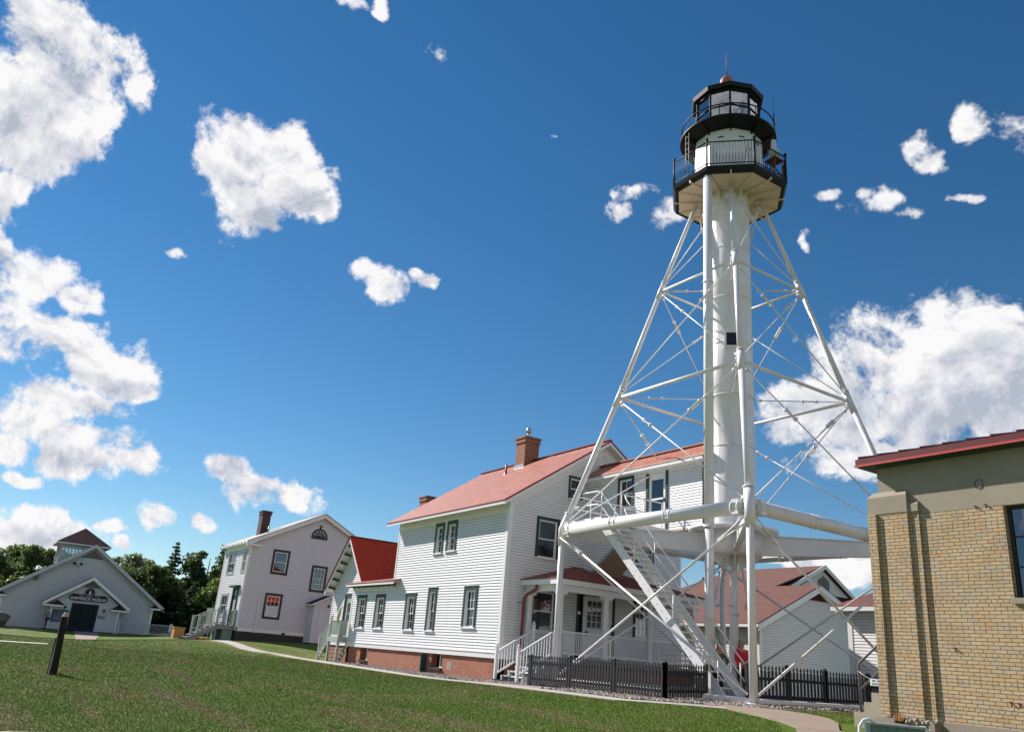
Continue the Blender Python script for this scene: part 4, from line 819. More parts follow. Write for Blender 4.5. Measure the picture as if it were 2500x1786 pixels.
# gallery
def gon(R0,z,n=8,a0=22.5): return [TP(a0+360*k/n,R0,z) for k in range(n)]
m=MB(); top=gon(2.30,18.42); bot=gon(2.30,18.36); m.add(top+bot,[tuple(range(8)),tuple(range(15,7,-1))]); 
for k in range(8):
    for aa in (22.5+45*k,45*k): a=TP(aa,.78,18.30);b=TP(aa,2.05 if aa%45 else 2.2,18.34); m.bar(a,b,.05,.10); 
    aa=22.5+45*k; q=[TP(aa,.80,17.85),TP(aa,.80,18.34),TP(aa,1.35,18.34)]; s=(q[1]-q[0]).cross(q[2]-q[1]).normalized()*.02; m.add([v-s for v in q]+[v+s for v in q],[(0,1,2),(5,4,3),(0,3,4,1),(1,4,5,2),(2,5,3,0)])
m.build('gallery_floor','gallery_soffit',T)
m=MB()
for k in range(8):
    for (ra,rb,z0,z1) in ((2.30,2.36,18.34,18.44),(2.36,2.42,18.44,18.58),):
        a=[TP(22.5+45*k,rr,zz) for rr,zz in ((ra,z0),(rb,z1),(rb-.14,z1),(ra-.14,z0))]; b=[TP(22.5+45*(k+1),rr,zz) for rr,zz in ((ra,z0),(rb,z1),(rb-.14,z1),(ra-.14,z0))]
        m.hexa([a[0],b[0],b[3],a[3],a[1],b[1],b[2],a[2]])
m.build('gallery_fascia','black_paint',T)
m=MB(); m.add(gon(2.30,18.60)+gon(2.30,18.56),[tuple(range(8)),tuple(range(15,7,-1))]+[(k,(k+1)%8,(k+1)%8+8,k+8) for k in range(8)]); m.build('gallery_deck','iron_grey',T)
m=MB()
V=gon(2.36,0)
for k in range(8):
    a=V[k];b=V[(k+1)%8]; A_=lambda z:Vector((a.x,a.y,z)); B_=lambda z:Vector((b.x,b.y,z))
    m.tube(A_(18.58),A_(19.78),.04,n=8); m.ball(A_(19.82),.065,6); m.tube(A_(19.70),B_(19.70),.026,n=8); m.tube(A_(18.70),B_(18.70),.024,n=8)
    for j in range(1,15):
        p=A_(0).lerp(B_(0),j/15); m.tube((p.x,p.y,18.70),(p.x,p.y,19.70),.011,n=5)
m.build('gallery_railing','black_paint',T)
# drum, ring walk, lantern
m=MB(); m.lathe(TC,[(1.40,18.6),(1.40,20.9)],10,R(132.5),smooth=False); dm=m.build('drum','steel_white',T)
m=MB()
for k in range(10):
    a=132.5+36*k+18; f=Fr(TP(a,1.335,0),(math.cos(R(a)),-math.sin(R(a)),0),(math.sin(R(a)),math.cos(R(a)),0)); m.fbox(f,-.14,.08,20.52,20.57,-.01,.012)
m.build('vent_slots','black_paint',dm)
m=MB(); m.lathe(TC,[(1.30,20.90),(1.40,20.88),(1.90,21.10),(1.97,21.10),(1.97,21.18),(1.30,21.18)],56)
for k in range(10): a=TP(132.5+36*k,1.40,20.74);b=TP(132.5+36*k,1.92,21.06);c=TP(132.5+36*k,1.40,20.95); s=Vector((0,0,1)).cross(b-a).normalized()*.025; m.add([a-s,b-s,c-s,a+s,b+s,c+s],[(0,1,2),(5,4,3),(0,3,4,1),(1,4,5,2),(2,5,3,0)])
m.build('upper_walk','black_paint',T)
m=MB()
for z,rr in ((21.72,.028),): 
    pts=[TP(a,1.90,z) for a in range(0,361,6)]; m.path(pts,rr,6,cap=False)
for a in range(12,372,45): m.tube(TP(a,1.90,21.15),TP(a,1.90,21.72),.018,n=6)
m.build('upper_railing','black_paint',T)
m=MB(); a0=132.5
m.lathe(TC,[(1.36,21.18),(1.36,21.46),(1.30,21.46)],10,R(a0),smooth=False); m.lathe(TC,[(1.30,22.86),(1.36,22.86),(1.36,23.0)],10,R(a0),smooth=False)
for k in range(10):
    a=TP(a0+36*k,1.33,21.4);b=TP(a0+36*k,1.33,22.95); m.tube(a,b,.045,n=6); c=TP(a0+36*(k+1),1.33,22.12); d=TP(a0+36*k,1.33,22.12); m.tube(d,c,.028,n=6)
    for z in (21.47,22.85): m.tube(TP(a0+36*k,1.33,z),TP(a0+36*(k+1),1.33,z),.03,n=6)
ln=m.build('lantern_frame','black_paint',T)
MB().lathe(TC,[(1.31,21.46),(1.31,22.86)],10,R(a0),smooth=False).build('lantern_glazing','lantern_glass',ln)
MB().lathe(TC,[(.0,21.2),(.25,21.2),(.25,21.75),(.38,21.85),(.42,22.2),(.36,22.5),(.15,22.7),(.0,22.72)],16).build('lens','curtain',ln)
MB().lathe(TC,[(1.28,21.2),(1.28,22.9)],10,R(a0),smooth=False).build('blind','curtain_dark',ln) if 0 else None
m=MB(); m.lathe(TC,[(1.30,23.0),(1.34,22.92),(1.50,22.94),(1.54,23.12),(1.46,23.14)],10,R(a0),smooth=False); m.build('lantern_cornice','black_paint',T)
MB().lathe(TC,[(0,22.95),(1.33,22.95)],10,R(a0),smooth=False).build('lantern_ceiling','black_paint',T)
m=MB(); m.lathe(TC,[(1.47,23.13),(.9,23.6),(.35,23.98),(.2,24.04)],10,R(a0),smooth=False); lr=m.build('lantern_roof','copper_red',T)
m=MB(); m.ball(TP(0,0,24.28),.285,12); vb=m.build('ventilator_ball','copper_red',lr)
MB().tube(TP(0,0,24.5),TP(0,0,25.85),.028,.014,6).lathe(TC,[(.06,24.52),(.06,24.62),(.03,24.68)],8).build('lightning_rod','rust_red',lr)
# ladder between the galleries
m=MB(); la=196
for s in (-4,4): m.tube(TP(la+s,1.90,18.6),TP(la+s,1.90,21.2),.015,n=5)
for k in range(8): m.tube(TP(la-4,1.9,18.8+.3*k),TP(la+4,1.9,18.8+.3*k),.011,n=5)
m.build('gallery_ladder','iron_grey',T)
# beacon on its red stand, antennas
bx=TP(76,2.02,18.6); b=thing('beacon','small white plastic beacon lamp on a red steel stand, standing on the gallery deck','beacon',bx)
m=MB()
for sx in (-1,1):
    for sy in (-1,1): m.bar((bx.x+sx*.24,bx.y+sy*.24,18.6),(bx.x+sx*.20,bx.y+sy*.20,19.42),.035,.035)
m.bar((bx.x-.24,bx.y-.24,18.62),(bx.x+.2,bx.y-.2,19.4),.03,.05); m.bar((bx.x+.24,bx.y+.24,18.62),(bx.x-.2,bx.y+.2,19.4),.03,.05); m.box(bx.x-.27,bx.x+.27,bx.y-.27,bx.y+.27,19.42,19.46); m.build('stand','rust_red',b)
MB().lathe((bx.x,bx.y,0),[(0,19.46),(.17,19.46),(.16,19.80),(.20,19.82),(.20,19.86),(.13,19.88),(.09,20.42),(.0,20.46)],16).build('lamp_housing','white_paint',b)
MB().path([(bx.x+.26*math.cos(R(a)),bx.y+.26*math.sin(R(a)),19.84) for a in range(0,361,30)],.012,5,cap=False).build('guard_ring','steel_white',b)
ax=TP(62,1.93,21.2); m=MB().tube(ax,ax+Vector((0,0,.9)),.03,n=6).tube(ax+Vector((0,0,.3)),ax+Vector((0,0,2.1)),.012,.006,5).ball(ax+Vector((0,0,.35)),.06,6); tag(m.build('antenna','iron_grey'),'thin whip antenna on the right side of the upper lantern walk','antenna')
cx_=TP(112,1.75,18.6); tag(MB().lathe((cx_.x,cx_.y,0),[(.0,18.6),(.10,18.6),(.10,19.55),(0,19.6)],10).lathe((cx_.x,cx_.y,0),[(.0,19.6),(.13,19.6),(.12,19.78),(.06,19.85),(0,19.86)],12).build('instrument_dome','white_paint'),'small white domed instrument on a post behind the gallery railing','instrument')
# ---------------------------------------------------------------- steel staircase up to the passage
SY0,SY1=18.32,19.24; SXB,SZB=-16.98,-.72; SXT,SZT=-22.62,5.0
s=thing('steel_staircase','straight white open-tread steel staircase climbing from the gravel to the raised landing','staircase',(SXB,18.8,-.66))
for y in (SY0,SY1):
    MB().bar((SXB+.1,y,SZB+.05),(SXT,y,SZT-.18),.04,.30).build('stringer','steel_white',s)
m=MB(); P=[];Nn=[]
n=27
for k in range(1,n):
    t=k/n; x=SXB+(SXT-SXB)*t; z=SZB+(SZT-SZB)*t
    P+= [(x+.05,SY0-.021,z-.05),(x-.05,SY0-.021,z-.19)]; Nn+=[(0,-1,0)]*2
for k in range(1,n):
    t=k/n; x=SXB+(SXT-SXB)*t; z=SZB+(SZT-SZB)*t
    tm=MB().box(x-.13,x+.13,SY0+.02,SY1-.02,z-.02,z+.02)
    tm.build('tread','steel_white',s)
rivets(m,P,Nn,.02); m.build('bolts','iron_grey',s)
LX0,LX1=-24.35,-22.62; LZ5=5.0
for y,x0r in ((SY0,LX1),(SY1,LX1)):
    m=MB()
    for h in (.95,.48):
        top=Vector((LX1,y,LZ5+h)); botm=Vector((SXB+.05,y,SZB+h+.10))
        if y==SY0: m.path([(LX0+.0,21.45,LZ5+h-.0),(LX0,SY0+.15,LZ5+h),(LX0+.06,SY0+.02,LZ5+h),(LX0+.2,SY0,LZ5+h),(LX1-.25,SY0,LZ5+h),(LX1+.0,y,LZ5+h-.1),botm] if h>.9 else [(LX0,21.45,LZ5+h),(LX0,SY0+.15,LZ5+h),(LX0+.06,SY0+.02,LZ5+h),(LX0+.2,SY0,LZ5+h),(LX1-.25,SY0,LZ5+h),(LX1+.0,y,LZ5+h-.1),botm],.025,8)
        else: m.path([(LX1+.05,21.2,LZ5+h),(LX1+.05,SY1+.25,LZ5+h),(LX1+.12,SY1+.06,LZ5+h-.03),(LX1+.25,SY1,LZ5+h-.2),botm],.025,8)
    for t in (.03,.35,.68,1.0):
        x=SXB+(SXT-SXB)*t; z=SZB+(SZT-SZB)*t; m.tube((x,y,z-.15),(x,y,z+.97),.022,n=6)
    if y==SY0:
        for p in ((LX0,19.2),(LX0,20.4)): m.tube((*p,4.9),(*p,5.95),.022,n=6)
    else:
        for p in ((LX1+.05,20.3),(LX1+.05,21.2)): m.tube((*p,4.9),(*p,5.95),.022,n=6)
    m.build('handrail','steel_white',s)
m=MB().box(LX0-.1,LX1+.12,SY0-.05,21.5,4.94,4.97)
m.box(LX0-.1,LX1+.12,SY0-.09,SY0-.05,4.80,4.99).box(LX0-.14,LX0-.1,SY0-.05,21.5,4.80,4.99).box(LX1+.12,LX1+.16,SY1+.05,21.5,4.80,4.99); m.build('landing','steel_white',s)
# ---------------------------------------------------------------- picket fences
def picket(m,p,d,h,z,w=.082,t=.02):
    """ornate picket: d = along the fence"""
    nrm=Vector((d.y,-d.x,0)); prof=[(-w/2,0),(w/2,0),(w/2,h-.16),(w*.22,h-.13),(w*.22,h-.11),(w*.42,h-.07),(w*.3,h-.03),(0,h),(-w*.3,h-.03),(-w*.42,h-.07),(-w*.22,h-.11),(-w*.22,h-.13),(-w/2,h-.16)]
    F=Fr((p.x,p.y,z),(d.x,d.y,0),(nrm.x,nrm.y,0)); m.prism(F,prof,0,t)
def fence(name,pts,label,h=.92,gap=.128,posts=None,side=1,zlift=.06):
    f=thing(name,label,'fence',(pts[0][0],pts[0][1],float(gz(pts[0][0],pts[0][1]))),'black picket fences around the tower')
    for i in range(len(pts)-1):
        a=Vector((*pts[i],0));b=Vector((*pts[i+1],0)); d=(b-a).normalized(); L=(b-a).length; n=max(1,round(L/2.05)); nr=Vector((d.y,-d.x,0))*side
        for k in range(n):
            p0=a+d*L*k/n; p1=a+d*L*(k+1)/n; m=MB(); l=(p1-p0).length; c=max(1,round(l/gap))
            for q in range(c):
                p=p0+d*l*(q+.5)/c; z=float(gz(p.x,p.y))+zlift+random.uniform(-.008,.008); picket(m,p+nr*.035,d,h-zlift,z)
            for hh in (.22,.68):
                m.bar(p0+Vector((0,0,float(gz(p0.x,p0.y))+hh)),p1+Vector((0,0,float(gz(p1.x,p1.y))+hh)),.04,.08)
            m.build('picket_panel','fence_paint',f)
        for k in range(n+1):
            if k==n and i<len(pts)-2: continue
            p=a+d*L*k/n; z=float(gz(p.x,p.y)); MB().box(p.x-.045,p.x+.045,p.y-.045,p.y+.045,z-.15,z+h-.02).lathe((p.x,p.y,z+h-.02),[(.075,0),(.075,.03),(.0,.08)],4,R(45),smooth=False).build('fence_post','fence_paint',f)
    return f
fence('picket_fence',[(-23.15,16.05),(-17.0,16.15)],'charcoal picket fence in front of the porch, left of the staircase')
fence('picket_fence',[(-17.0,16.15),(-17.5,18.2)],'short charcoal picket fence running back towards the foot of the staircase')
fence('picket_fence',[(-16.35,18.6),(-16.35,21.95)],'charcoal picket fence facing the walk, right of the front tower leg',h=1.04,gap=.15)
fence('picket_fence',[(-16.35,21.95),(-16.5,28.5)],'dark picket fence section behind the pipe rail of the concrete steps',h=1.02,gap=.15)
# ---------------------------------------------------------------- yellow brick building
BW=15.85; BF=south(BW)
b=thing('brick_building','yellow brick building with stucco frieze and red metal roof at the right edge','building',(-6,20,-.9))
wx0,wx1,wz0,wz1=-7.72,-5.9,1.74,3.40
m=MB(); FT=-.47
m.fbox(BF,-10.23,wx0,FT,3.42,-.3,0).fbox(BF,wx0,wx1,FT,wz0,-.3,0).fbox(BF,wx1,2,FT,3.42,-.3,0); m.box(-10.23,-9.93,BW+.3,26,FT,3.42); m.build('brick_wall','yellow_brick',b)
m=MB().fbox(BF,-10.42,-9.56,FT,3.47,0,.10).fbox(BF,-9.56,-9.35,FT,3.47,0,.05).box(-10.42,-10.23,BW-.16,BW+.8,FT,3.47).build('pilaster','yellow_brick',b)
m=MB().fbox(BF,-10.23,2,3.42,4.47,-.3,.004); m.fbox(BF,-10.435,-9.55,3.47,3.83,0,.115).prism(BF,[(-10.435,3.83),(-9.55,3.83),(-9.55,3.834),(-10.435,3.834)],0,.1)
m.hexa([tuple(BF.p(a,z,d)) for a,z,d in ((-10.435,3.83  ,.115),(-9.55,3.83  ,.115),(-9.55,3.83,0),(-10.435,3.83,0),(-10.35,3.95,.01),(-9.6,3.95,.01),(-9.6,3.95,0),(-10.35,3.95,0))])
m.fbox(BF,-9.55,-9.335,3.47,3.62,0,.085); m.hexa([tuple(BF.p(a,z,d)) for a,z,d in ((-9.55,3.62,.085),(-9.335,3.62,.085),(-9.335,3.62,0),(-9.55,3.62,0),(-9.55,3.69,.01),(-9.36,3.69,.01),(-9.36,3.69,0),(-9.55,3.69,0))]); m.build('stucco_frieze','stucco',b)
m=MB().fbox(BF,-10.5,2,-1.6,FT,-.35,.03).fbox(BF,-10.5,-9.3,-1.6,FT-.02,.03,.24); m.build('foundation','foundation',b)
m=MB()
for k in range(60):
    x=random.uniform(-10.1,-9.2); z=FT-.02+random.uniform(-.05,.02); m.ball(BF.p(x,z,.2+random.uniform(-.03,.05)),random.uniform(.015,.05),4)
m.build('crumbled_mortar','foundation',b)
m=MB(); ov=.29; y0=BW-ov; xl=-10.49
m.box(xl,2.3,y0,28,4.47,4.49); m.build('roof_soffit','green_trim',b)
m=MB(); m.slab((xl-.02,y0-.02,4.66),(2.3,y0-.02,4.66),(2.3,y0+5,6.0),(xl-.02,y0+5,6.0),.05)
for k in range(28):
    x=xl+.06+k*.47; m.bar((x,y0-.03,4.675),(x,y0+5,6.02),.03,.07)
m.build('roof','fascia_red',b)
MB().box(xl-.03,2.3,y0-.03,y0,4.49,4.655).box(xl-.03,xl,y0,24,4.49,4.655).build('fascia','fascia_red',b); MB().box(xl-.04,2.3,y0-.055,y0-.03,4.48,4.525).build('drip_edge','gutter_red',b)
w_=MB().fbox(BF,wx0,wx0+.06,wz0,wz1+.02,-.2,-.13).fbox(BF,wx0+.06,wx1,wz1-.04,wz1+.02,-.2,-.13).fbox(BF,wx0+.06,wx1,wz0,wz0+.05,-.2,-.13)
for k in range(1,4): w_.fbox(BF,wx0+.06+k*.44,wx0+.085+k*.44,wz0+.05,wz1-.04,-.19,-.14)
for k in range(1,3): w_.fbox(BF,wx0+.06,wx1,wz0+k*.55,wz0+k*.55+.022,-.188,-.142)
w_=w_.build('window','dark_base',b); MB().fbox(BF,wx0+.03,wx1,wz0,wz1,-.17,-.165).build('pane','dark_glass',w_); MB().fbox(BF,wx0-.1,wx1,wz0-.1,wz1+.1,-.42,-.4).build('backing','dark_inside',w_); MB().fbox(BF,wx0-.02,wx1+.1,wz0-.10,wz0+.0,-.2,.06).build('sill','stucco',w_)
# vent hole with dry weeds, rusty fixings, old ring mark
o=MB().fbox(BF,-10.10,-9.88,-.56,-.485,.242,.248).build('vent_opening','dark_inside',b)
m=MB()
for k in range(26):
    x=random.uniform(-10.08,-9.9); m.bar(BF.p(x,-.53,.26),BF.p(x+random.uniform(-.04,.04),-.40+random.uniform(-.07,.05),.27),.008,.01)
m.build('dry_weeds','orange_wood',b)
m=MB()
for x,z in ((-8.22,3.46),(-8.03,3.47),(-8.0,-.02),(-7.86,-.03),(-8.9,.85)): m.bar(BF.p(x,z,0),BF.p(x,z-.01,.05),.02,.02); m.bar(BF.p(x,z,.006),BF.p(x,z-.07,.006),.008,.006)
m.build('rusty_bolts','rust_red',b)
MB().path([BF.p(-8.1+.075*math.cos(R(a)),3.87+.095*math.sin(R(a)),.008) for a in range(0,361,20)],.006,5,cap=False).build('ring_mark','dark_base',b)
# concrete steps + railing + chained sign
st=thing('concrete_steps','rough tan concrete steps against the left side of the yellow brick building','steps',(-10.9,16.6,-.7))
m=MB(); y0,y1=16.02,17.6
for k,(x,z) in enumerate(((-11.27,-.46),(-11.02,-.255),(-10.84,-.062),(-10.66,.135),(-10.5,.33))): m.box(x,-10.24,y0+.001*k,y1,-.9 if k==0 else z-.21,z)
m.build('step_block','step_concrete',st)
m=MB(); px_=-11.13; m.path([(px_,16.08,-.47),(px_,16.08,.46),(px_+.05,16.08,.52),(-10.1,16.08,1.32)],.028,8); m.path([(px_+.02,16.08,-.02),(-10.1,16.08,.82)],.026,8); tag(m.build('pipe_railing','iron_grey'),'grey steel pipe handrail beside the concrete steps of the brick building','handrail')
s=thing('chain_sign','small white sign with blue print hanging on a chain across the concrete steps','sign',(-10.6,16.06,.1))
SFn=south(16.05); MB().fbox(SFn,-10.86,-10.46,.07,.20,0,.008).build('sign_board','sign_white',s)
m=MB()
for r_,z in ((3,.165),(9,.105)):
    for k in range(r_): w=.33/r_*.7; x=-10.83+.33*(k+.15)/r_; m.fbox(SFn,x,x+w,z-.018,z+.018,.0085,.010)
m.build('blue_print','blue_print',s)
MB().path([(-11.12,16.06,.33),(-11.0,16.06,.25),(-10.88,16.06,.2),(-10.62,16.06,.19),(-10.4,16.06,.21)],.008,5).build('chain','sign_gold',s)
# ---------------------------------------------------------------- metal bench and red cone near the camera
bn=thing('metal_bench','grey-green ribbed metal bench with a white tubular arm at the lower right','bench',(-5.4,8.4,-1.2))
U=Vector((.87,.49,0)).normalized(); Vn=Vector((U.y,-U.x,0)); O=Vector((-5.66,8.24,0)); BFm=Fr(O,U,Vn)
m=MB(); W0,W1=.035,.56
pts=[];n=6; vs=[]
for k in range(n):
    a=W0+(W1-W0)*k/n; b_=W0+(W1-W0)*(k+1)/n
    vs+=[(a,.0),(a+(b_-a)*.22,-.018),(b_-(b_-a)*.10,-.018)]
vs.append((W1,0)); L=len(vs); q=[BFm.p(a,-.34,d) for a,d in vs]+[BFm.p(a,-.86,d) for a,d in vs]; m.add(q,[(i,i+1,L+i+1,L+i) for i in range(L-1)])
m.build('back_panel','bench_green',bn)
MB().fbox(BFm,.04,.56,-.345,-.325,-.16,.008).fbox(BFm,.0,.04,-1.0,-.33,-.03,.01).build('back_frame','bench_grey',bn); MB().fbox(BFm,.555,.60,-.90,-.34,-.16,.0).fbox(BFm,-.02,.0,-1.0,-.31,-.05,.012).fbox(BFm,.50,.56,-.3245,-.318,-.16,.008).build('end_plate','white_paint',bn)
MB().fbox(BFm,.0,.58,-.86,-.82,-.60,-.03).build('seat','bench_green',bn)
MB().path([BFm.p(-.07,-1.25,.02),BFm.p(-.075,-.5,.02),BFm.p(-.06,-.37,.02),BFm.p(-.02,-.31,.01),BFm.p(.03,-.295,-.01),BFm.p(.075,-.32,-.04),BFm.p(.11,-.40,-.12)],.016,10).path([BFm.p(.62,-1.25,-.1),BFm.p(.62,-.6,-.1)],.016,8).path([BFm.p(-.03,-1.25,-.5),BFm.p(-.03,-.8,-.5)],.016,8).path([BFm.p(.60,-1.25,-.5),BFm.p(.60,-.8,-.5)],.016,8).build('tube_arm','white_paint',bn)
cn=thing('traffic_cone','tall red cone cut off by the right picture edge, near the brick wall','cone',(-3.0,6.45,-1.3))
MB().lathe((-2.985,6.42,-1.28),[(.22,0),(.22,.04),(.17,.05),(.075,1.38),(.05,1.42),(0,1.42)],20).build('cone_body','cone_red',cn); MB().box(-3.2,-2.77,6.2,6.64,-1.33,-1.25).build('cone_base','cone_red',cn)
# ---------------------------------------------------------------- second house
h=thing('white_house','two-storey white house with grey roof and arched gable window beyond the lawn','house',(-64,21.9,-.2))
X2=-60.92; EF2=east(X2); Y2=16.80; SF2=south(Y2); ya,yb_=16.80,27.15; ym=22.0; xe=-67.55; ev=6.42
m=MB(); ew=[hole(18.50,19.80,1.36,3.15,.16),hole(18.55,19.83,4.50,6.28,.16),hole(21.66,22.90,3.58,5.50,.16)]
siding(m,EF2,[(ya,.42),(yb_,.42),(yb_,ev),(ym,9.12),(ya,ev)],.125,.016,ew)
aw=[(-66.2,-64.2,4.36,6.12),(-62.25,-61.25,4.36,6.12),(-66.25,-64.3,1.3,3.0)]
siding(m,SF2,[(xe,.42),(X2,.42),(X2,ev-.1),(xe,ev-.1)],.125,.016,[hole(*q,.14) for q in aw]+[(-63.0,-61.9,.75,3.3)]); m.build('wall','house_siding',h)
m=MB().fbox(SF2,X2-.12,X2+.02,.42,ev-.05,0,.03).fbox(SF2,xe,xe+.12,.42,ev-.05,0,.03).fbox(SF2,xe,X2,ev-.35,ev-.05,0,.035).fbox(EF2,ya-.02,ya+.12,.42,ev,0,.03).fbox(EF2,ya,yb_,.38,.62,0,.03).build('trim_boards','white_paint',h)
MB().fbox(EF2,ya+.05,yb_,-1.2,.38,-.3,-.03).fbox(SF2,xe,X2-.05,-1.2,.40,-.3,-.03).build('basement','dark_base',h)
for q,c in ((ew[0],'a'),):
    pass
wd=window(h,EF2,18.50,19.80,1.36,3.15,.16,cols=3,rows=2,tm='dark_base',cur='curtain',sill=False,rec=.04,glass='dark_glass')
window(h,EF2,18.55,19.83,4.50,6.28,.16,cols=1,rows=1,tm='dark_base',cur='curtain_dark',sill=False,rec=.04)
window(h,EF2,21.66,22.90,3.58,5.50,.16,cols=3,rows=2,tm='dark_base',cur='curtain_dark',sill=False,rec=.04)
for q in aw: window(h,SF2,*q,.14,cols=2,rows=1,tm='grey_green_paint',cur='curtain_dark',sill=False,rec=.04)
MB().fbox(EF2,18.72,19.58,2.62,2.93,-.135,-.125).build('orange_blind','canvas_shade',h)
m=MB(); m.fbox(EF2,21.22,22.50,7.45,7.60,0,.05); N_=14
for k in range(N_):
    a0_=math.pi*k/N_;a1_=math.pi*(k+1)/N_; c_=(21.86,7.60); m.prism(EF2,[(c_[0]+.64*math.cos(a0_),c_[1]+.64*math.sin(a0_)),(c_[0]+.64*math.cos(a1_),c_[1]+.64*math.sin(a1_)),(c_[0]+.48*math.cos(a1_),c_[1]+.48*math.sin(a1_)),(c_[0]+.48*math.cos(a0_),c_[1]+.48*math.sin(a0_))],.018,.05)
m.fbox(EF2,21.80,21.92,8.2,8.42,.018,.06).fbox(EF2,21.73,21.99,8.42,8.48,.018,.07); an=m.build('arched_window','green_trim',h)
m=MB(); m.prism(EF2,[(21.86+.485*math.cos(math.pi*k/N_),7.60+.485*math.sin(math.pi*k/N_)) for k in range(N_+1)],.018,.026); m.build('pane','navy',an)
m=MB()
for k in range(1,6): aa=math.pi*k/6; m.bar(EF2.p(21.86+.14*math.cos(aa),7.6+.14*math.sin(aa),.03),EF2.p(21.86+.47*math.cos(aa),7.6+.47*math.sin(aa),.03),.02,.025)
for k in range(N_): a0_=math.pi*k/N_;a1_=math.pi*(k+1)/N_; m.bar(EF2.p(21.86+.46*math.cos(a0_),7.6+.46*math.sin(a0_),.032),EF2.p(21.86+.46*math.cos(a1_),7.6+.46*math.sin(a1_),.032),.03,.03)
m.build('glazing_bars','white_paint',an)
m=MB(); ro_=.35; sl2=(9.42-6.62)/(5.2+ro_); z_e=9.42-sl2*(5.2+ro_)
m.slab((xe-.4,ya-ro_,z_e),(X2+.35,ya-ro_,z_e),(X2+.35,ym,9.42),(xe-.4,ym,9.42),.08); m.slab((xe-.4,ym,9.42),(X2+.35,ym,9.42),(X2+.35,yb_+ro_,z_e),(xe-.4,yb_+ro_,z_e),.08); m.build('roof','grey_shingle',h)
m=MB(); F4=east(X2+.33)
m.prism(F4,[(ya-ro_,z_e-.34),(ya-ro_,z_e-.085),(ym,9.33),(ym,9.05)],-.05,0); m.prism(F4,[(yb_+ro_,z_e-.34),(ym,9.05),(ym,9.33),(yb_+ro_,z_e-.085)],-.05,0); m.box(xe-.4,X2+.35,ya-ro_-.02,ya-ro_+.02,z_e-.20,z_e-.0).box(xe-.38,X2+.3,ya-ro_+.02,ya,z_e-.22,z_e-.18).fbox(EF2,ya-.35,ya+.75,z_e-.34,z_e-.20,0,.36)
for k in range(9): m.box(xe-.3+k*.82,xe-.1+k*.82,ya-ro_-.10,ya-ro_-.02,z_e-.16,z_e-.08)
m.build('eaves','white_paint',h)
chimney(h,-66.0,-65.05,18.47,19.12,7.2,9.5,'dark_brick'); MB().tube((-62.6,18.4,7.3),(-62.6,18.4,8.05),.06).build('vent_pipe','galvanised',h)
m=MB().fbox(SF2,-63.15,-63.0,.75,3.35,0,.08).fbox(SF2,-61.9,-61.75,.75,3.35,0,.08).fbox(SF2,-63.0,-61.9,3.2,3.35,0,.08).fbox(SF2,-63.4,-61.5,3.35,3.5,0,.32).build('door_surround','green_trim',h)
d=MB().fbox(SF2,-63.0,-61.9,.75,2.7,-.06,-.02).fbox(SF2,-63.0,-61.9,2.7,2.78,-.06,.0).build('front_door','green_trim',h); MB().fbox(SF2,-62.9,-62.0,2.8,3.18,-.05,-.04).fbox(SF2,-62.8,-62.1,1.7,2.5,-.018,-.015).build('pane','grey_green_paint',d)
MB().fbox(EF2,18.05,18.17,.35,3.20,0,.10).build('conduit_box','house_siding',h)
MB().tube(EF2.p(20.25,.45,.05),EF2.p(20.25,.45,.2),.09).tube(EF2.p(20.25,.4,.06),EF2.p(20.25,-.2,.06),.015).build('gas_meter','black_paint',h)
# side entry box
m=MB(); vx=X2+1.25; VF=east(vx); siding(m,VF,[(21.85,.0),(24.1,.0),(24.1,2.72),(22.97,3.22),(21.85,2.72)],.125,.014,[(22.35,23.3,.25,2.35)]); siding(m,Fr((0,21.85,0),(1,0,0),(0,-1,0)),[(X2,0),(vx,0),(vx,2.72),(X2,2.72)],.125,.014); m.build('entry_box_wall','house_siding',h)
MB().fbox(VF,22.35,23.3,.25,2.35,-.06,.01).fbox(VF,21.85,21.97,0,2.7,0,.02).fbox(VF,22.3,22.35,.25,2.4,0,.02).fbox(VF,23.3,23.35,.25,2.4,0,.02).build('entry_box_door','house_siding',h)
m=MB(); m.slab((X2,21.6,2.66),(vx+.2,21.6,2.66),(vx+.2,22.97,3.34),(X2,22.97,3.34),.10); m.slab((X2,22.97,3.34),(vx+.2,22.97,3.34),(vx+.2,24.35,2.66),(X2,24.35,2.66),.10); m.build('entry_box_roof','white_paint',h); m=MB(); m.slab((X2,21.58,2.69),(vx+.16,21.58,2.69),(vx+.16,22.97,3.37),(X2,22.97,3.37),.02); m.build('entry_box_shingles','dark_shingle',h)
MB().ball(VF.p(22.92,2.62,.08),.09,6).build('lamp','black_paint',h)
# entry deck and stairs of the second house (stairs descend towards -y / -x)
dk=h; dx1,dy0=-61.2,15.45; dz=.72
MB().box(-64.3,dx1,dy0,Y2,dz-.06,dz).box(-64.3,dx1,dy0-.04,dy0,dz-.32,dz-.061).box(dx1,dx1+.04,dy0-.04,Y2,dz-.32,dz-.06).build('entry_deck','deck_grey',dk)
for x,y in ((dx1-.1,dy0+.1),(dx1-.1,Y2-.15),(-62.9,dy0+.1)): MB().box(x-.06,x+.06,y-.06,y+.06,-.7,dz-.3).build('deck_post','deck_grey',dk)
def rl(p0,p1,rise=0,nw=(1,1),gap=.16,nz=None,base=dz): return railing(dk,p0,p1,base+.12,base+.98,rise=(rise,0),gap=gap,m_='grey_green_paint',newel=nw,nh=.12,w=.07,finial=False,nm='deck_railing',nz=nz)
rl((dx1-.08,dy0+.08),(dx1-.08,Y2-.1)); rl((-64.2,dy0+.08),(-63.0,dy0+.08),nw=(1,0)); rl((-64.2,dy0+.08),(-64.2,Y2-.1),nw=(0,1))
m=MB()
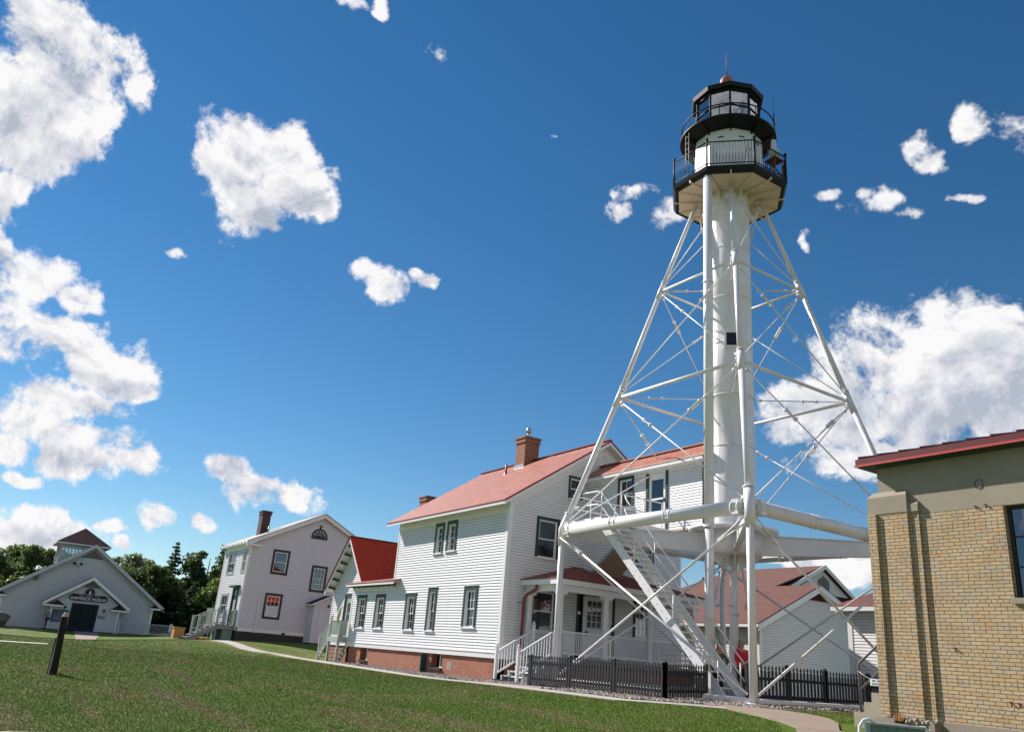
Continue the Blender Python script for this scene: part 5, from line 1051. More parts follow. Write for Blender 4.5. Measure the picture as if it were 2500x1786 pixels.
for k in range(6):
    y=dy0-.10-.30*k; z=dz-.165*(k+1); m.box(-62.95,-61.15,y-.17,y+.16,z-.03,z+.02)
    for j in range(8): m.box(-62.9+j*.24,-62.8+j*.24,y-.12,y-.10,z-.16,z-.03)
for x in (-62.98,-61.12): m.bar((x,dy0,dz-.26),(x,dy0-1.75,dz-1.20),.06,.30,(0,0,1))
m.build('deck_stairs','deck_grey',dk)
for x in (-62.95,-61.2): rl((x,dy0-1.15),(x,dy0+.05),rise=.62,nz=(-.25,dz),base=dz-.62)
for x,y,w,hh in ((-62.3,16.1,.35,.75),(-61.55,16.3,.3,.8),(-63.3,16.2,.45,.85)): tag(MB().box(x-w,x+w,y-.3,y+.3,-.35,-.35+hh).box(x-w-.04,x+w+.04,y-.33,y+.33,-.35+hh,-.30+hh).build('storage_bin','green_bin'),{.35:'pale green storage bin under the deck of the second house, middle one',.3:'pale green storage bin under the deck of the second house, nearest the wall corner',.45:'widest pale green storage bin under the deck, next to the stairs'}[w],'bin','bins under the entry deck')
for y,l in ((14.55,'orange plastic foot under the stairs of the second house, left one'),(14.95,'orange plastic foot under the stairs of the second house, right one')): tag(MB().lathe((-61.5,y,-.40),[(.2,0),(.18,.1),(.05,.14),(.0,.14)],12).build('parasol_foot','orange_plastic'),l,'foot','orange feet under the stairs')
# ---------------------------------------------------------------- museum
mu=thing('museum_building','white museum hall with gabled porch, sign over the glass doors and glazed cupola','building',(-90,8.5,-.6))
XM=-84.; s_=1.12; MF=east(XM); y0m,y1m=3.02,15.35; pk=9.3; ez=1.95; pz=6.55
m=MB(); siding(m,MF,[(y0m,-.65),(y1m,-.62),(y1m,ez+.25),(pk,pz),(y0m,ez+.25)],.16,.018); MB_=m
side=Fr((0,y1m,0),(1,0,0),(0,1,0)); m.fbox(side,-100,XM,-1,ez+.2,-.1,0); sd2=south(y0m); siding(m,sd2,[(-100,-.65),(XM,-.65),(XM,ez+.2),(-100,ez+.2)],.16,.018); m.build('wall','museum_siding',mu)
def gable_roof(p,xa,xb,ya_,yb2,yc,ze,zp,t,mm,nm='roof'):
    m=MB(); m.slab((xb,ya_,ze),(xa,ya_,ze),(xa,yc,zp),(xb,yc,zp),t); m.slab((xb,yc,zp),(xa,yc,zp),(xa,yb2,ze),(xb,yb2,ze),t); return m.build(nm,mm,p)
gable_roof(mu,XM+.5,-100,y0m-.85,y1m+.85,pk,ez-.02,pz+.32,.06,'dark_shingle')
def rake(p,x,ya_,yb2,yc,ze,zp,h_,mm='white_paint',t=.05,nm='barge_board'):
    m=MB(); F=east(x); m.prism(F,[(ya_,ze-h_),(ya_,ze),(yc,zp),(yc,zp-h_)],-t,0); m.prism(F,[(yb2,ze-h_),(yc,zp-h_),(yc,zp),(yb2,ze)],-t,0); return m.build(nm,mm,p)
rake(mu,XM+.52,y0m-.85,y1m+.85,pk,ez-.04,pz+.30,.34,'museum_siding')
m=MB(); m.fbox(MF,y0m-.85,y0m+.35,ez-.26,ez-.12,0,.52).fbox(MF,y1m-.35,y1m+.85,ez-.26,ez-.12,0,.52).fbox(MF,y0m-.02,y0m+.14,-.65,ez+.1,0,.03).fbox(MF,y1m-.14,y1m+.02,-.65,ez+.1,0,.03); m.build('eave_return','white_paint',mu)
for yy in (y0m-.80,y1m-.35): MB().add([MF.p(yy,ez-.12,.5),MF.p(yy+1.12,ez-.12,.5),MF.p(yy+.56,ez+.30,.02),MF.p(yy,ez-.12,.0),MF.p(yy+1.12,ez-.12,.0)],[(0,1,2),(0,2,3),(1,4,2)]).build('return_shingles','dark_shingle',mu)
MB().prism(MF,[(pk-1.0,pz-.95),(pk+1.0,pz-.95),(pk,pz-.25)],.0,.03).build('gable_louvre','iron_grey',mu)
m=MB().bar(MF.p(8.1,5.0,.02),MF.p(8.1,5.0,.35),.04,.05).ball(MF.p(7.9,5.0,.35),.13,6).ball(MF.p(8.45,5.0,.35),.12,6).path([MF.p(8.1,4.95,.3),MF.p(8.15,4.7,.32),MF.p(8.35,4.72,.32),MF.p(8.4,4.95,.3)],.015,5); m.build('flood_lamps','black_paint',mu)
MB().fbox(MF,5.15,5.4,3.3,3.75,0,.3).build('alarm_box','iron_grey',mu)
# porch
XP=-82.7; PFm=east(XP); p0,p1,pc=6.85,12.35,9.62
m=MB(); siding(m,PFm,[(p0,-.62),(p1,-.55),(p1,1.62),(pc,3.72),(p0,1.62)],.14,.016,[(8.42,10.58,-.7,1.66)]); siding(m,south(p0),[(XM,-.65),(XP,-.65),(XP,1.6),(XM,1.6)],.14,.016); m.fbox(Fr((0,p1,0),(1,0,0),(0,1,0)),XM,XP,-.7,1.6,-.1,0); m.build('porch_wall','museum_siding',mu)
m=MB(); m.slab((XM,p0-.75,1.55),(XP+.4,p0-.75,1.55),(XP+.4,pc,3.98),(XM,pc,3.98),.06); m.slab((XM,pc,3.98),(XP+.4,pc,3.98),(XP+.4,p1+.8,1.55),(XM,p1+.8,1.55),.06); m.build('porch_roof','dark_shingle',mu)
rake(mu,XP+.42,p0-.75,p1+.8,pc,1.53,3.96,.30,'white_paint')
m=MB(); m.fbox(PFm,p0-.7,p0+.9,1.22,1.36,0,.42).fbox(PFm,p1-.75,p1+.78,1.22,1.36,0,.42).fbox(PFm,p0-.02,p0+.12,-.62,1.3,0,.03).fbox(PFm,p1-.12,p1+.02,-.62,1.3,0,.03); m.build('eave_return','white_paint',mu)
for yy in (p0-.2,p1-.8): MB().add([PFm.p(yy,1.36,.4),PFm.p(yy+1.2,1.36,.4),PFm.p(yy+.6,1.80,.02),PFm.p(yy,1.36,.0),PFm.p(yy+1.2,1.36,.0)],[(0,1,2),(0,2,3),(1,4,2)]).build('return_shingles','dark_shingle',mu)
MB().prism(PFm,[(pc-.78,3.05),(pc+.78,3.05),(pc,3.55)],.0,.03).build('gable_louvre','iron_grey',mu)
d=MB().fbox(PFm,8.42,8.60,-.6,1.66,-.05,.04).fbox(PFm,10.40,10.58,-.6,1.66,-.05,.04).fbox(PFm,8.60,10.40,1.5,1.66,-.05,.04).fbox(PFm,9.44,9.58,-.6,1.5,-.04,.02).fbox(PFm,8.6,10.4,-.6,-.38,-.04,.02).build('entrance_doors','navy',mu)
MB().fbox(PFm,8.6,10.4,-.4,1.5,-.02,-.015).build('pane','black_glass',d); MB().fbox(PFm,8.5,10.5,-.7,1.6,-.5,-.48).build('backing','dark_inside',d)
m=MB().fbox(PFm,9.75,10.25,-.25,.75,-.1,-.09).build('door_poster','curtain_dark',d)
MB().fbox(PFm,8.68,9.3,.25,1.4,-.12,-.11).build('window_display','curtain_dark',d)
m=MB().fbox(PFm,9.7,10.3,.85,1.1,-.08,-.07); m.build('door_notice','curtain',d)
def lamp(y,mm,nm): o=MB().ball(PFm.p(y,1.22,.12),.10,6).bar(PFm.p(y,1.25,0),PFm.p(y,1.25,.12),.03,.03).build('wall_lamp','black_paint',mu); MB().ball(PFm.p(y,1.05,.12),.09,6).build('lamp_glass',mm,o)
lamp(7.95,'lamp_green',''); lamp(11.05,'lamp_pink','')
sg=MB().prism(PFm,[(8.06,1.98),(8.30,1.86),(10.92,1.86),(11.14,1.98),(11.14,2.22),(10.95,2.42),(8.26,2.42),(8.06,2.26)],.02,.09).build('museum_sign','navy',mu)
m=MB(); m.prism(PFm,[(9.60+.42*math.cos(2*math.pi*k/28),2.60+.42*math.sin(2*math.pi*k/28)) for k in range(28)],.08,.12); rd=m.build('emblem','navy',sg)
m=MB(); m.path([PFm.p(9.60+.37*math.cos(2*math.pi*k/28),2.60+.37*math.sin(2*math.pi*k/28),.122) for k in range(29)],.010,4,cap=False)
m.prism(PFm,[(9.5,2.50),(9.74,2.52),(9.70,2.46),(9.54,2.45)],.12,.13).prism(PFm,[(9.60,2.54),(9.60,2.86),(9.50,2.56)],.12,.13).prism(PFm,[(9.63,2.55),(9.72,2.58),(9.63,2.80)],.12,.13); m.build('ship_emblem','sign_white',rd)
MB().prism(PFm,[(9.28,2.46),(9.38,2.32),(9.60,2.25),(9.84,2.35),(9.92,2.44),(9.70,2.42),(9.5,2.44)],.12,.127).build('sea_emblem','blue_print',rd)
text('sign_lettering','SHIPWRECK MUSEUM',PFm,9.60,2.05,.092,.345,'sign_white',sg,squash=.86); text('sign_lettering','GREAT',PFm,9.0,2.29,.092,.13,'sign_gold',sg); text('sign_lettering','LAKES',PFm,10.25,2.30,.092,.13,'sign_gold',sg)
pq=MB().prism(PFm,[(10.98+.30*math.cos(2*math.pi*k/20),.66+.11*math.sin(2*math.pi*k/20)) for k in range(20)],.0,.05).build('open_plaque','navy',mu); text('plaque_lettering','OPEN',PFm,10.98,.66,.052,.15,'sign_white',pq)
nb=MB().fbox(PFm,7.08,8.32,.02,.08,.0,.08).fbox(PFm,7.08,8.32,.92,.98,0,.08).fbox(PFm,7.08,7.14,.08,.92,0,.08).fbox(PFm,8.26,8.32,.08,.92,0,.08).build('notice_board','navy',mu); MB().fbox(PFm,7.14,8.26,.08,.92,.0,.03).build('notice_panel','blue_print',nb); MB().fbox(PFm,7.2,7.6,.5,.85,.03,.035).fbox(PFm,7.7,8.1,.15,.8,.03,.035).build('notice_sheet','curtain_dark',nb)
# cupola
cx,cy,ch_=-88.2,8.55,1.75
m=MB(); 
for F,a,b2 in ((east(cx+ch_),cy-ch_,cy+ch_),(south(cy-ch_),cx-ch_,cx+ch_)): siding(m,F,[(a,3.25),(b2,3.25),(b2,5.20),(a,5.20)],.14,.016)
for sx in (-1,1):
    for sy in (-1,1): m.box(cx+sx*ch_-.09,cx+sx*ch_+.09,cy+sy*ch_-.09,cy+sy*ch_+.09,5.15,6.80)
m.box(cx-ch_,cx+ch_,cy-ch_,cy+ch_,5.17,5.23)
for k in range(1,6):
    t=-ch_+2*ch_*k/6
    for s in (-1,1): m.box(cx+s*ch_-.04,cx+s*ch_+.04,cy+t-.04,cy+t+.04,5.23,6.80).box(cx+t-.04,cx+t+.04,cy+s*ch_-.04,cy+s*ch_+.04,5.23,6.80)
for s in (-1,1): m.box(cx+s*ch_-.06,cx+s*ch_+.06,cy-ch_,cy+ch_,6.70,6.83).box(cx-ch_,cx+ch_,cy+s*ch_-.06,cy+s*ch_+.06,6.701,6.829)
cu=m.build('cupola','museum_siding',mu); MB().box(cx-ch_+.02,cx+ch_-.02,cy-ch_+.02,cy-ch_+.03,5.25,6.70).box(cx+ch_-.03,cx+ch_-.02,cy-ch_+.03,cy+ch_-.03,5.25,6.70).build('cupola_glass','glass',cu)
MB().lathe((cx,cy,0),[(3.25,6.80),(3.25,6.93),(.02,8.57)],4,R(45),smooth=False).build('cupola_roof','dark_shingle',cu); MB().lathe((cx,cy,0),[(0,6.78),(3.27,6.78),(3.27,6.90)],4,R(45),smooth=False).build('cupola_eave','white_paint',cu)
# ramp railing (its own thing), rock, carved post, box
rr=thing('ramp_railing','white baluster railing along the ramp to the right of the museum doors','railing',(-82.6,14.6,-.5))
railing(rr,(-82.5,12.5),(-82.5,14.75),-.42,.42,gap=.14,nm='rail_panel',nz=(-.7,-.7),finial=False,w=.07,m_='museum_siding'); railing(rr,(-82.5,14.75),(-82.5,17.0),-.42,.42,gap=.14,nm='rail_panel',newel=(0,1),nz=(-.7,-.7),finial=False,w=.07,m_='museum_siding'); railing(rr,(-82.5,17.0),(-84.5,17.3),-.42,.42,gap=.14,nm='rail_panel',newel=(0,1),nz=(-.7,-.7),finial=False,w=.07,m_='museum_siding')
bm=bmesh.new(); bmesh.ops.create_icosphere(bm,subdivisions=3,radius=1)
for v in bm.verts:
    n_=math.sin(v.co.x*3.1+1)*.12+math.sin(v.co.y*4.3)*.10+math.sin(v.co.z*5+v.co.x*2)*.08; v.co*=(1+n_)*(.9 if v.co.z<0 else 1)
me=bpy.data.meshes.new('boulder'); bm.to_mesh(me); bm.free(); me.materials.append(MATS['rock']); o=bpy.data.objects.new('boulder',me); C.objects.link(o); o.location=(-80.5,3.0,-.28); o.scale=(.7,.98,.62); o.rotation_euler=(.2,.1,.3); tag(o,'dark brown boulder in front of the museum wall','boulder')
tag(MB().lathe((-81.6,2.6,-.6),[(.20,0),(.20,.9),(.22,1.0),(.10,1.05),(.14,1.18),(.12,1.30),(.05,1.38),(0,1.38)],12).build('mooring_post','dark_wood'),'dark weathered mooring post standing behind the boulder','post')
tag(MB().box(-64.2,-63.5,13.3,14.0,-.45,.25).box(-64.25,-63.45,13.25,14.05,.25,.31).build('wooden_box','orange_wood'),'orange-brown wooden box at the edge of the trees, left of the entry stairs','box')
# path edge stones beside the museum walk
tag(MB().build('x','rock'),kind='stuff') if 0 else None
# ---------------------------------------------------------------- trail post with interpretive board
tp=thing('signpost','dark brown wooden post with a board seen edge-on, leaning on the lawn at the left','signpost',(-24.45,2.45,-1.27))
lean=Vector((.0,-.0,1)); a=Vector((-24.45,2.47,-1.4)); bq=Vector((-24.45,2.39,.13)); MB().bar(a,bq,.15,.15,(0,1,0)).build('post','dark_wood',tp)
MB().hexa([(-24.52,2.33,.13),(-24.38,2.33,.13),(-24.38,2.46,.13),(-24.52,2.46,.13),(-24.50,2.38,.24),(-24.40,2.38,.24),(-24.40,2.46,.24),(-24.50,2.46,.24)]).build('post_cap','carving',tp)
MB().bar((-24.53,2.345,-.84),(-25.2,2.41,-.84),.05,.92).build('board','navy',tp); MB().bar((-24.50,2.355,-.84),(-24.525,2.357,-.84),.025,.94).build('board_edge','sign_white',tp); MB().bar((-25.0,2.41,-1.4),(-25.0,2.40,-.42),.09,.09,(0,1,0)).build('back_post','dark_wood',tp)
# ---------------------------------------------------------------- outbuildings behind the tower
k_=.90
A=thing('outbuilding','long white clapboard outbuilding with brown shingle roof behind the right tower legs','building',(-30,34,-.6))
XA=-26.3; YA=30.8; AF=east(XA); AS=south(YA)
yR=39.9; 
pkA=(35.05,4.45)
m=MB(); siding(m,AF,[(YA,-.6),(yR,-.6),(yR,2.35),(pkA[0],pkA[1]),(YA,2.35)],.115,.016); siding(m,AS,[(-46,-.6),(XA,-.6),(XA,2.4),(-46,2.4)],.115,.016); m.build('wall','shed_siding',A)
m=MB().fbox(AF,YA-.02,YA+.14,-.6,2.3,0,.03).fbox(AS,XA-.16,XA+.0,-.6,2.3,0,.03).fbox(AS,XA-1.1,XA-1.0,-.6,1.95,0,.02).fbox(AS,XA-.25,XA-.16,-.6,1.95,0,.02); m.build('trim_boards','white_paint',A)
sA=(pkA[1]+.16-2.42)/(pkA[0]-YA+.35)
m=MB(); m.slab((-46,YA-.35,2.42),(XA+.25,YA-.35,2.42),(XA+.25,pkA[0],pkA[1]+.16),(-46,pkA[0],pkA[1]+.16),.07); m.slab((-46,pkA[0],pkA[1]+.16),(XA+.25,pkA[0],pkA[1]+.16),(XA+.25,yR+.35,2.42),(-46,yR+.35,2.42),.07); m.build('roof','brown_shingle_x',A)
rake(A,XA+.27,YA-.35,yR+.35,pkA[0],2.36,pkA[1]+.1,.28); MB().box(-46,XA+.27,YA-.40,YA-.33,2.24,2.36).build('gutter','white_paint',A)
MB().prism(AF,[(pkA[0]-.75,pkA[1]-.62),(pkA[0]+.75,pkA[1]-.62),(pkA[0],pkA[1]-.2)],0,.03).build('gable_louvre','dark_shingle',A)
MB().ball(AS.p(XA-1.5,1.75,.08),.09,6).build('wall_lamp','black_paint',A)
# taller hall behind
Bh=thing('hall','taller hall with brown shingle roof and a small louvred gable, rising behind the long outbuilding','building',(-36,44,-.6))
XB=-31.2; yB0,yB1,pB=39.5,48.5,42.2
zr=6.60
m=MB(); m.box(-47,XB-.4,yB0+.8,yB1,-.6,4.2).build('wall','shed_siding',Bh)
m=MB(); m.slab((-40.2,33.6,3.2),(XB,38.4,3.2) if 0 else (XB,34.5,3.7),(XB,pB,zr),(-38.4,pB,zr),.08); m.build('roof','brown_shingle_x',Bh)
m=MB(); m.slab((XB,pB,zr),(XB,34.6,3.75),(XB+.02,34.6,3.75),(XB+.02,pB,zr),.02)
m.add([(XB,37.0,4.9),(XB,pB+3.3,4.9),(XB+2.4,pB+4.9,3.5),(XB+2.4,36.0,3.5)],[(0,1,2,3)]); m.add([(XB,pB+3.3,4.9),(-44,pB+3.3,4.9),(-44,pB+5,3.5),(XB+2.4,pB+4.9,3.5)],[(0,1,2,3)]); m.build('hip_roof','dark_shingle',Bh)
rake(Bh,XB+.22,pB-3.6,pB+2.9,pB,4.95,zr+.08,.25); m=MB(); m.slab((XB-6,pB-3.6,4.95),(XB+.2,pB-3.6,4.95),(XB+.2,pB,zr+.04),(XB-6,pB,zr+.04),.06); m.slab((XB-6,pB,zr+.04),(XB+.2,pB,zr+.04),(XB+.2,pB+2.9,4.95),(XB-6,pB+2.9,4.95),.06); m.build('small_gable_roof','brown_shingle_x',Bh)
MB().prism(east(XB-.1),[(pB-2.6,5.0),(pB+2.3,5.0),(pB,zr-.25)],0,.1).build('small_gable','shed_siding',Bh); MB().prism(east(XB+.01),[(pB-.5,5.25),(pB+.5,5.25),(pB+.5,5.75),(pB,6.05),(pB-.5,5.75)],0,.03).build('louvre','iron_grey',Bh)
MB().box(XB+2.3,XB+2.4,36.0,pB+4.9,3.36,3.5).build('eave_board','white_paint',Bh)
Cb=thing('shed','small white shed with red hip roof and black door hinges beside the brick building','shed',(-18,32,-.6))
XC=-20.75; YC=29.45; CS=south(YC)
m=MB(); siding(m,CS,[(XC,-.7),(-12,-.7),(-12,2.85),(XC,2.85)],.115,.016,[(XC+1.98,XC+3.2,-.6,1.55)]); siding(m,Fr((XC,0,0),(0,1,0),(-1,0,0)),[(YC,-.7),(YC+5,-.7),(YC+5,2.85),(YC,2.85)],.115,.016); m.build('wall','siding_paint',Cb)
m=MB().fbox(CS,XC,XC+.20,-.7,2.85,0,.03).fbox(CS,XC+1.80,XC+1.98,-.6,1.75,0,.03).fbox(CS,XC+1.98,XC+3.3,1.55,1.75,0,.03).build('trim_boards','white_paint',Cb)
d=MB().fbox(CS,XC+1.98,XC+3.3,-.6,1.55,-.05,.0).build('shed_door','shed_siding',Cb); m=MB().fbox(CS,XC+1.9,XC+2.75,1.02,1.09,.031,.045).fbox(CS,XC+1.9,XC+2.75,-.22,-.15,.031,.045).fbox(CS,XC+1.9,XC+2.02,.95,1.16,.031,.05).fbox(CS,XC+1.9,XC+2.02,-.29,-.08,.031,.05).build('strap_hinge','black_paint',d)
MB().fbox(CS,XC-.45,-11.5,2.80,2.95,-.1,.42).build('eave','white_paint',Cb)
m=MB(); m.add([(XC-.45,YC-.42,2.96),(-11.5,YC-.42,2.96),(-14,YC+3,4.9),(XC+3.1,YC+3,4.9),(XC-.45,YC+6.4,2.96)],[(0,1,2,3),(4,0,3)]); m.build('roof','shed_shingle',Cb)
MB().bar((XC-.45,YC-.42,2.98),(XC+3.1,YC+3,4.92),.2,.03).build('hip_cap','porch_shingle_x',Cb) if 0 else None
# ---------------------------------------------------------------- people
def skinned(name,chains,m_,parent=None,sub=2,root=0):
    """chains: list of [(point,radius),...]; points shared by value are welded"""
    vs=[];rd=[];es=[];ix={}
    def vid(p,r):
        k=tuple(round(c,4) for c in p)
        if k not in ix: ix[k]=len(vs); vs.append(p); rd.append(r)
        return ix[k]
    for ch in chains:
        q=[vid(p,r) for p,r in ch]; es+=list(zip(q,q[1:]))
    me=bpy.data.meshes.new(name); me.from_pydata(vs,es,[]); o=bpy.data.objects.new(name,me); C.objects.link(o)
    o.modifiers.new('skin','SKIN'); sv=me.skin_vertices[0].data
    for i,r in enumerate(rd): sv[i].radius=(r,r) if not isinstance(r,tuple) else r; sv[i].use_root=(i==root)
    mm=o.modifiers.new('sub','SUBSURF'); mm.levels=sub; mm.render_levels=sub; bpy.context.view_layer.update()
    m2=bpy.data.meshes.new_from_object(o.evaluated_get(bpy.context.evaluated_depsgraph_get())); C.objects.unlink(o); bpy.data.objects.remove(o); m2.name=name
    m2.materials.clear(); m2.materials.append(MATS[m_]); m2.polygons.foreach_set('use_smooth',[True]*len(m2.polygons)); o=bpy.data.objects.new(name,m2); C.objects.link(o)
    if parent: o.parent=parent
    return o
def person(loc,yaw,label,top,legs,hair,bend=0.,reach=0.,longhair=False):
    p=thing('person',label,'person',loc); p.rotation_euler=(0,0,yaw)
    V=lambda x,y,z:(x,y,z)
    # faces -y locally
    hip=(0,0,.92); ch=(0,-.30*bend,1.22-.05*bend); nk=(0,-.62*bend,1.46-.18*bend); hd=(0,-.74*bend-.01,1.62-.24*bend); ht=(0,-.80*bend-.01,1.71-.26*bend)
    def arm(s,off=0.,cut=False):
        sh=(s*.17,nk[1],nk[2]-.05); el=(s*.25,nk[1]-.05-.12*reach,nk[2]-.34+.05*reach); wr=(s*.17,nk[1]-.18-.24*reach,nk[2]-.42+.14*reach); return sh,el,wr
    ch_=[[(hip,.13),(ch,.14),((nk[0],nk[1],nk[2]-.04),.10),(nk,.055),(hd,.088),(ht,.07)]]
    for s in (-1,1):
        sh,el,wr=arm(s); hnd=(wr[0],wr[1]-.06,wr[2]-.02)
        ch_.append([((nk[0],nk[1],nk[2]-.04),.10),(sh,.055),(el,.042),(wr,.028),(hnd,.032)])
        kn=(s*.10,-.03,.49); an=(s*.10,.02,.09); tip=(s*.11,-.13,.04); ch_.append([(hip,.13),((s*.09,0,.84),.085),(kn,.06),(an,.042),(tip,.035)])
    body=skinned('body',ch_,'skin',p)
    for s in (-1,1):
        sh,el,wr=arm(s); hx,hy,hz=wr[0],wr[1]-.08,wr[2]-.02
        m=MB()
        for f in range(4): x=hx+(f-1.5)*.018; l=.05+(.012 if f in(1,2) else 0); m.path([(x,hy,hz),(x,hy-l*.6,hz-.01),(x,hy-l,hz-.035)],[.009,.008,.006],6)
        m.path([(hx-s*.035,hy+.03,hz),(hx-s*.055,hy,hz-.015),(hx-s*.05,hy-.03,hz-.03)],[.010,.009,.007],6); m.build('hand_fingers','skin',None).parent=body
    t=[[((0,0,.86),.155),(ch,.165),((nk[0],nk[1],nk[2]-.05),.125)]]
    for s in (-1,1): sh,el,wr=arm(s); t.append([((nk[0],nk[1],nk[2]-.05),.125),(sh,.072),(el,.055),((wr[0],wr[1]+.02,wr[2]),.042)])
    skinned('jacket',t,top,p,2)
    l=[]
    for s in (-1,1): l.append([((0,0,.90),.15),((s*.09,0,.83),.10),((s*.10,-.03,.49),.075),((s*.10,.02,.12),.058)])
    skinned('trousers',l,legs,p,2)
    for s in (-1,1): o=MB().path([(s*.105,.06,.035),(s*.105,-.05,.045),(s*.11,-.17,.03)],[.045,.05,.035],8).build('shoe','shoe',None); o.parent=p
    hc=[[((0,hd[1]+.03,hd[2]+.03),.085),((0,ht[1]+.025,ht[2]+.02),.085)]]
    if longhair: hc=[[((0,ht[1]+.02,ht[2]+.02),.085),((0,hd[1]+.05,hd[2]-.02),.085),((0,nk[1]+.10,nk[2]-.08),.07),((0,nk[1]+.11,nk[2]-.2),.04)]]
    skinned('hair',hc,hair,p,2)
    m=MB(); hx,hy,hz=hd
    m.ball((-.032,hy-.085,hz+.035),.011,5).ball((.032,hy-.085,hz+.035),.011,5); m.build('eyes','black_paint',None).parent=body
    m=MB(); m.path([(0,hy-.08,hz+.035),(0,hy-.112,hz-.0),(0,hy-.085,hz-.01)],[.008,.014,.008],6); m.bar((-.025,hy-.088,hz-.035),(.025,hy-.088,hz-.035),.01,.008)
    for s in (-1,1): m.ball((s*.09,hy+.01,hz+.015),.022,5)
    m.build('nose_mouth_ears','skin',None).parent=body
    return p
person((-18.8,20.07,-.64),R(60),'person with dark brown hair, olive jacket and black trousers, behind the staircase','olive_jacket','black_cloth','hair_brown',bend=.25,longhair=True)
person((-17.95,20.2,-.63),R(80),'person in a bright red top with reddish hair, just left of the front tower leg','red_jacket','black_cloth','hair_red',longhair=True)
pp=person((-81.9,6.75,-.62),R(10),'person in blue jeans and dark top reading a sheet beside the museum notice board','grey_top','denim','hair_brown',bend=.15,reach=.6)
o=MB().bar((-81.85,6.3,.5),(-81.85,6.35,.75),.30,.01,(0,1,0)).build('paper_sheet','sign_white'); tag(o,'pale sheet of paper held by the person at the museum','paper')
# ---------------------------------------------------------------- trees
def leaves(mb_pts,name,m_,parent,size):
    n=len(mb_pts); P=np.array(mb_pts); s=RNG.uniform(.6,1.3,n)*size; a=RNG.normal(size=(n,3)); a/=np.linalg.norm(a,axis=1)[:,None]; b=np.cross(a,RNG.normal(size=(n,3))); b/=np.linalg.norm(b,axis=1)[:,None]
    V=np.stack([P-a*s[:,None]*.5,P+b*s[:,None]*.32,P+a*s[:,None]*.5,P-b*s[:,None]*.32],1).reshape(-1,3)
    me=bpy.data.meshes.new(name); me.vertices.add(4*n); me.vertices.foreach_set('co',V.reshape(-1)); me.loops.add(4*n); me.loops.foreach_set('vertex_index',np.arange(4*n)); me.polygons.add(n); me.polygons.foreach_set('loop_start',np.arange(n)*4); me.polygons.foreach_set('loop_total',np.full(n,4)); me.update(calc_edges=True); me.materials.append(MATS[m_])
    o=bpy.data.objects.new(name,me); C.objects.link(o); o.parent=parent; o.matrix_parent_inverse=Matrix.Translation(-Vector(parent.location)); return o
def broadleaf(x,y,h,w,mm,label,dens=1.,size=.36):
    z=float(gz(x,y)); t=thing('broadleaf_tree',label,'tree',(x,y,z),'trees behind the museum'); m=MB()
    lx,ly=random.uniform(-.3,.3),random.uniform(-.3,.3); m.path([(x,y,z-.2),(x+lx*.4,y+ly*.4,z+h*.3),(x+lx,y+ly,z+h*.6),(x+lx*1.3,y+ly*1.3,z+h*.9)],[.24,.18,.11,.03],7)
    cl=[]
    for k in range(int(44*dens)):
        a=random.uniform(0,6.28); u=random.random(); zz=h*(.22+.76*u); rr=w*.5*math.sqrt(max(.05,1-((u-.42)/.62)**2))*random.uniform(.3,1.12); c=Vector((x+lx+rr*math.cos(a),y+ly+rr*math.sin(a),z+zz)); cl.append((c,random.uniform(.45,1.1)*w*.12+.18))
        if k%3==0: m.path([(x+lx*.5,y+ly*.5,z+zz*.55),c.lerp(Vector((x,y,z+zz*.6)),.3),c],[.07,.04,.012],5)
    m.build('trunk','bark',t); pts=[]
    for c,r in cl:
        n=int(190*dens); q=RNG.normal(size=(n,3)); q/=np.linalg.norm(q,axis=1)[:,None]; q*=(RNG.random(n)**.45*r*1.15)[:,None]; q[:,2]*=.75; pts+=list(q+np.array(c))
    leaves(pts,'crown',mm,t,size)
def conifer(x,y,h,w,mm,label,dens=1.):
    z=float(gz(x,y)); t=thing('conifer_tree',label,'tree',(x,y,z),'trees behind the museum'); MB().path([(x,y,z-.2),(x,y,z+h*.98)],[.2,.02],7).build('trunk','bark',t); pts=[]
    lev=int(h/.42)
    for i in range(lev):
        u=(i+.5)/lev; zz=z+h*(.06+.94*u); R0=w*.5*(1-u)**.8*(1+.25*math.sin(i*2.1))*random.uniform(.8,1.2)+.12
        nb=max(5,int(12*(1-u)+4))
        for b in range(nb):
            a=random.uniform(0,6.28); L=R0*random.uniform(.6,1.15); n=max(8,int(L*46*dens))
            tt=RNG.random(n)**.7; px=x+np.cos(a)*L*tt+RNG.normal(0,.10,n); py=y+np.sin(a)*L*tt+RNG.normal(0,.10,n); pz=zz-L*tt*.35+L*tt**2*.25+RNG.normal(0,.07,n); pts+=list(np.stack([px,py,pz],-1))
    leaves(pts,'crown',mm,t,.27)
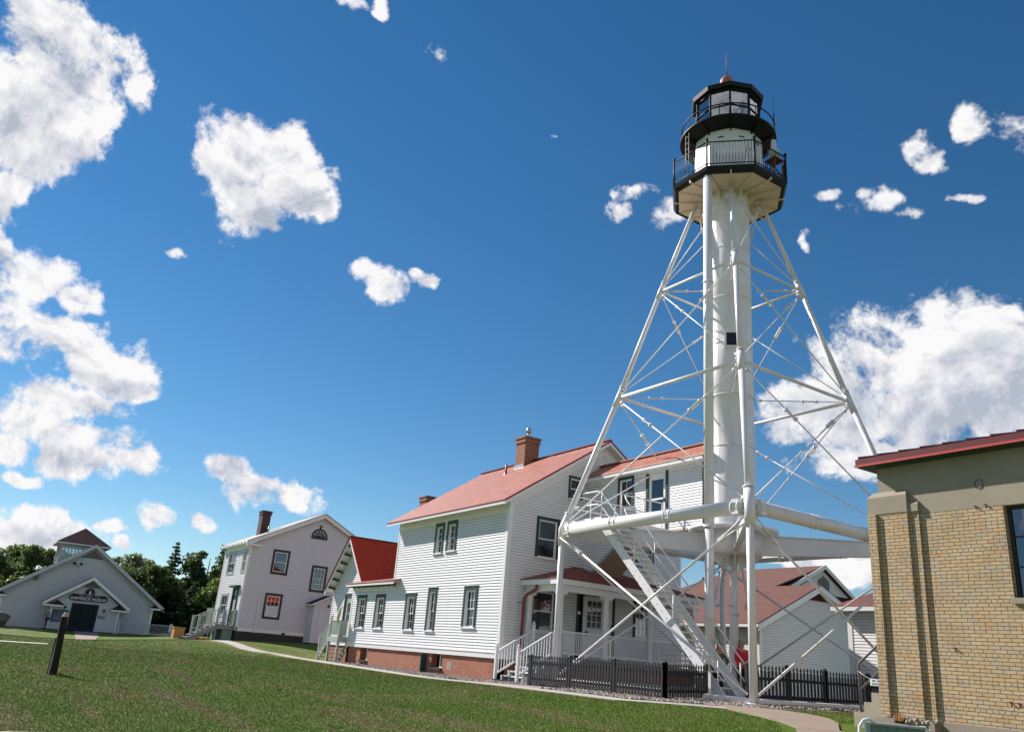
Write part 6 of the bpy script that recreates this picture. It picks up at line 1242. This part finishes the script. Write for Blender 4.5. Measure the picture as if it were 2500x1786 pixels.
TREES=[('b',-104,1.2,7.6,6.5,'leaf_dark','broad dark tree at the far left edge behind the museum'),('b',-107,6.2,7.9,6.5,'leaf_green','round green tree left of the museum cupola'),('b',-112,3.4,8.2,6.5,'leaf_green','green tree standing deeper between the two trees left of the cupola'),
('b',-109,9.8,7.8,5.0,'leaf_dark','lower dark tree directly behind the left cupola corner'),('b',-105,14.6,8.3,6.2,'leaf_pale','pale green tree just right of the museum cupola'),('b',-108,17.8,8.0,5.5,'leaf_pale','pale tree between the cupola tree and the spiky spruce'),('b',-97,17.4,6.6,5.0,'leaf_dark','dark undergrowth tree close behind the museum right corner'),
('c',-103,20.0,10.2,4.6,'conifer_leaf','spiky spruce between museum and white house'),('c',-99,18.8,7.6,4.4,'conifer_leaf','shorter spruce in front of the spiky one'),('b',-101,23.2,9.6,6.2,'leaf_dark','big dark rounded tree left of the white house'),('c',-98,21.7,8.6,5.2,'conifer_leaf','dense spruce in the middle of the dark tree group'),('c',-103,25.4,10.6,4.6,'conifer_leaf','tall spruce next to the white house roof'),
('c',-92,20.4,5.4,4.6,'conifer_leaf','low dark spruce nearest the entry stairs'),('b',-90,22.6,5.6,5.0,'leaf_green','low bright green tree beside the white house wall'),('c',-96,24.6,8.4,5.2,'conifer_leaf','wide dark spruce touching the white house'),('b',-101,16.0,6.5,5,'leaf_dark','small dark tree between pale tree and spruce'),
('b',-100,28,8.5,6,'leaf_dark','dark tree hidden behind the white house')]
for q in TREES: (broadleaf if q[0]=='b' else conifer)(*q[1:])
def forest():
    pts=[]
    for k in range(240):
        y=random.uniform(-30,34); x=-118+random.uniform(-6,5); h=random.uniform(4,7.5); z=float(gz(x,y)); n=260; u=RNG.random(n); a=RNG.random(n)*6.28; r=1.9*np.sqrt(np.maximum(.05,1-u))*RNG.random(n)**.4; pts+=list(np.stack([x+np.cos(a)*r,y+np.sin(a)*r,z+u*h],-1))
    t=thing('x','x','x',(0,0,0)); o=leaves(pts,'woodland','leaf_dark',t,.6); o.parent=None; bpy.data.objects.remove(t); o.matrix_parent_inverse=Matrix.Identity(4); tag(o,'dark woodland filling the gaps behind the single trees','woodland',kind='stuff')
forest()
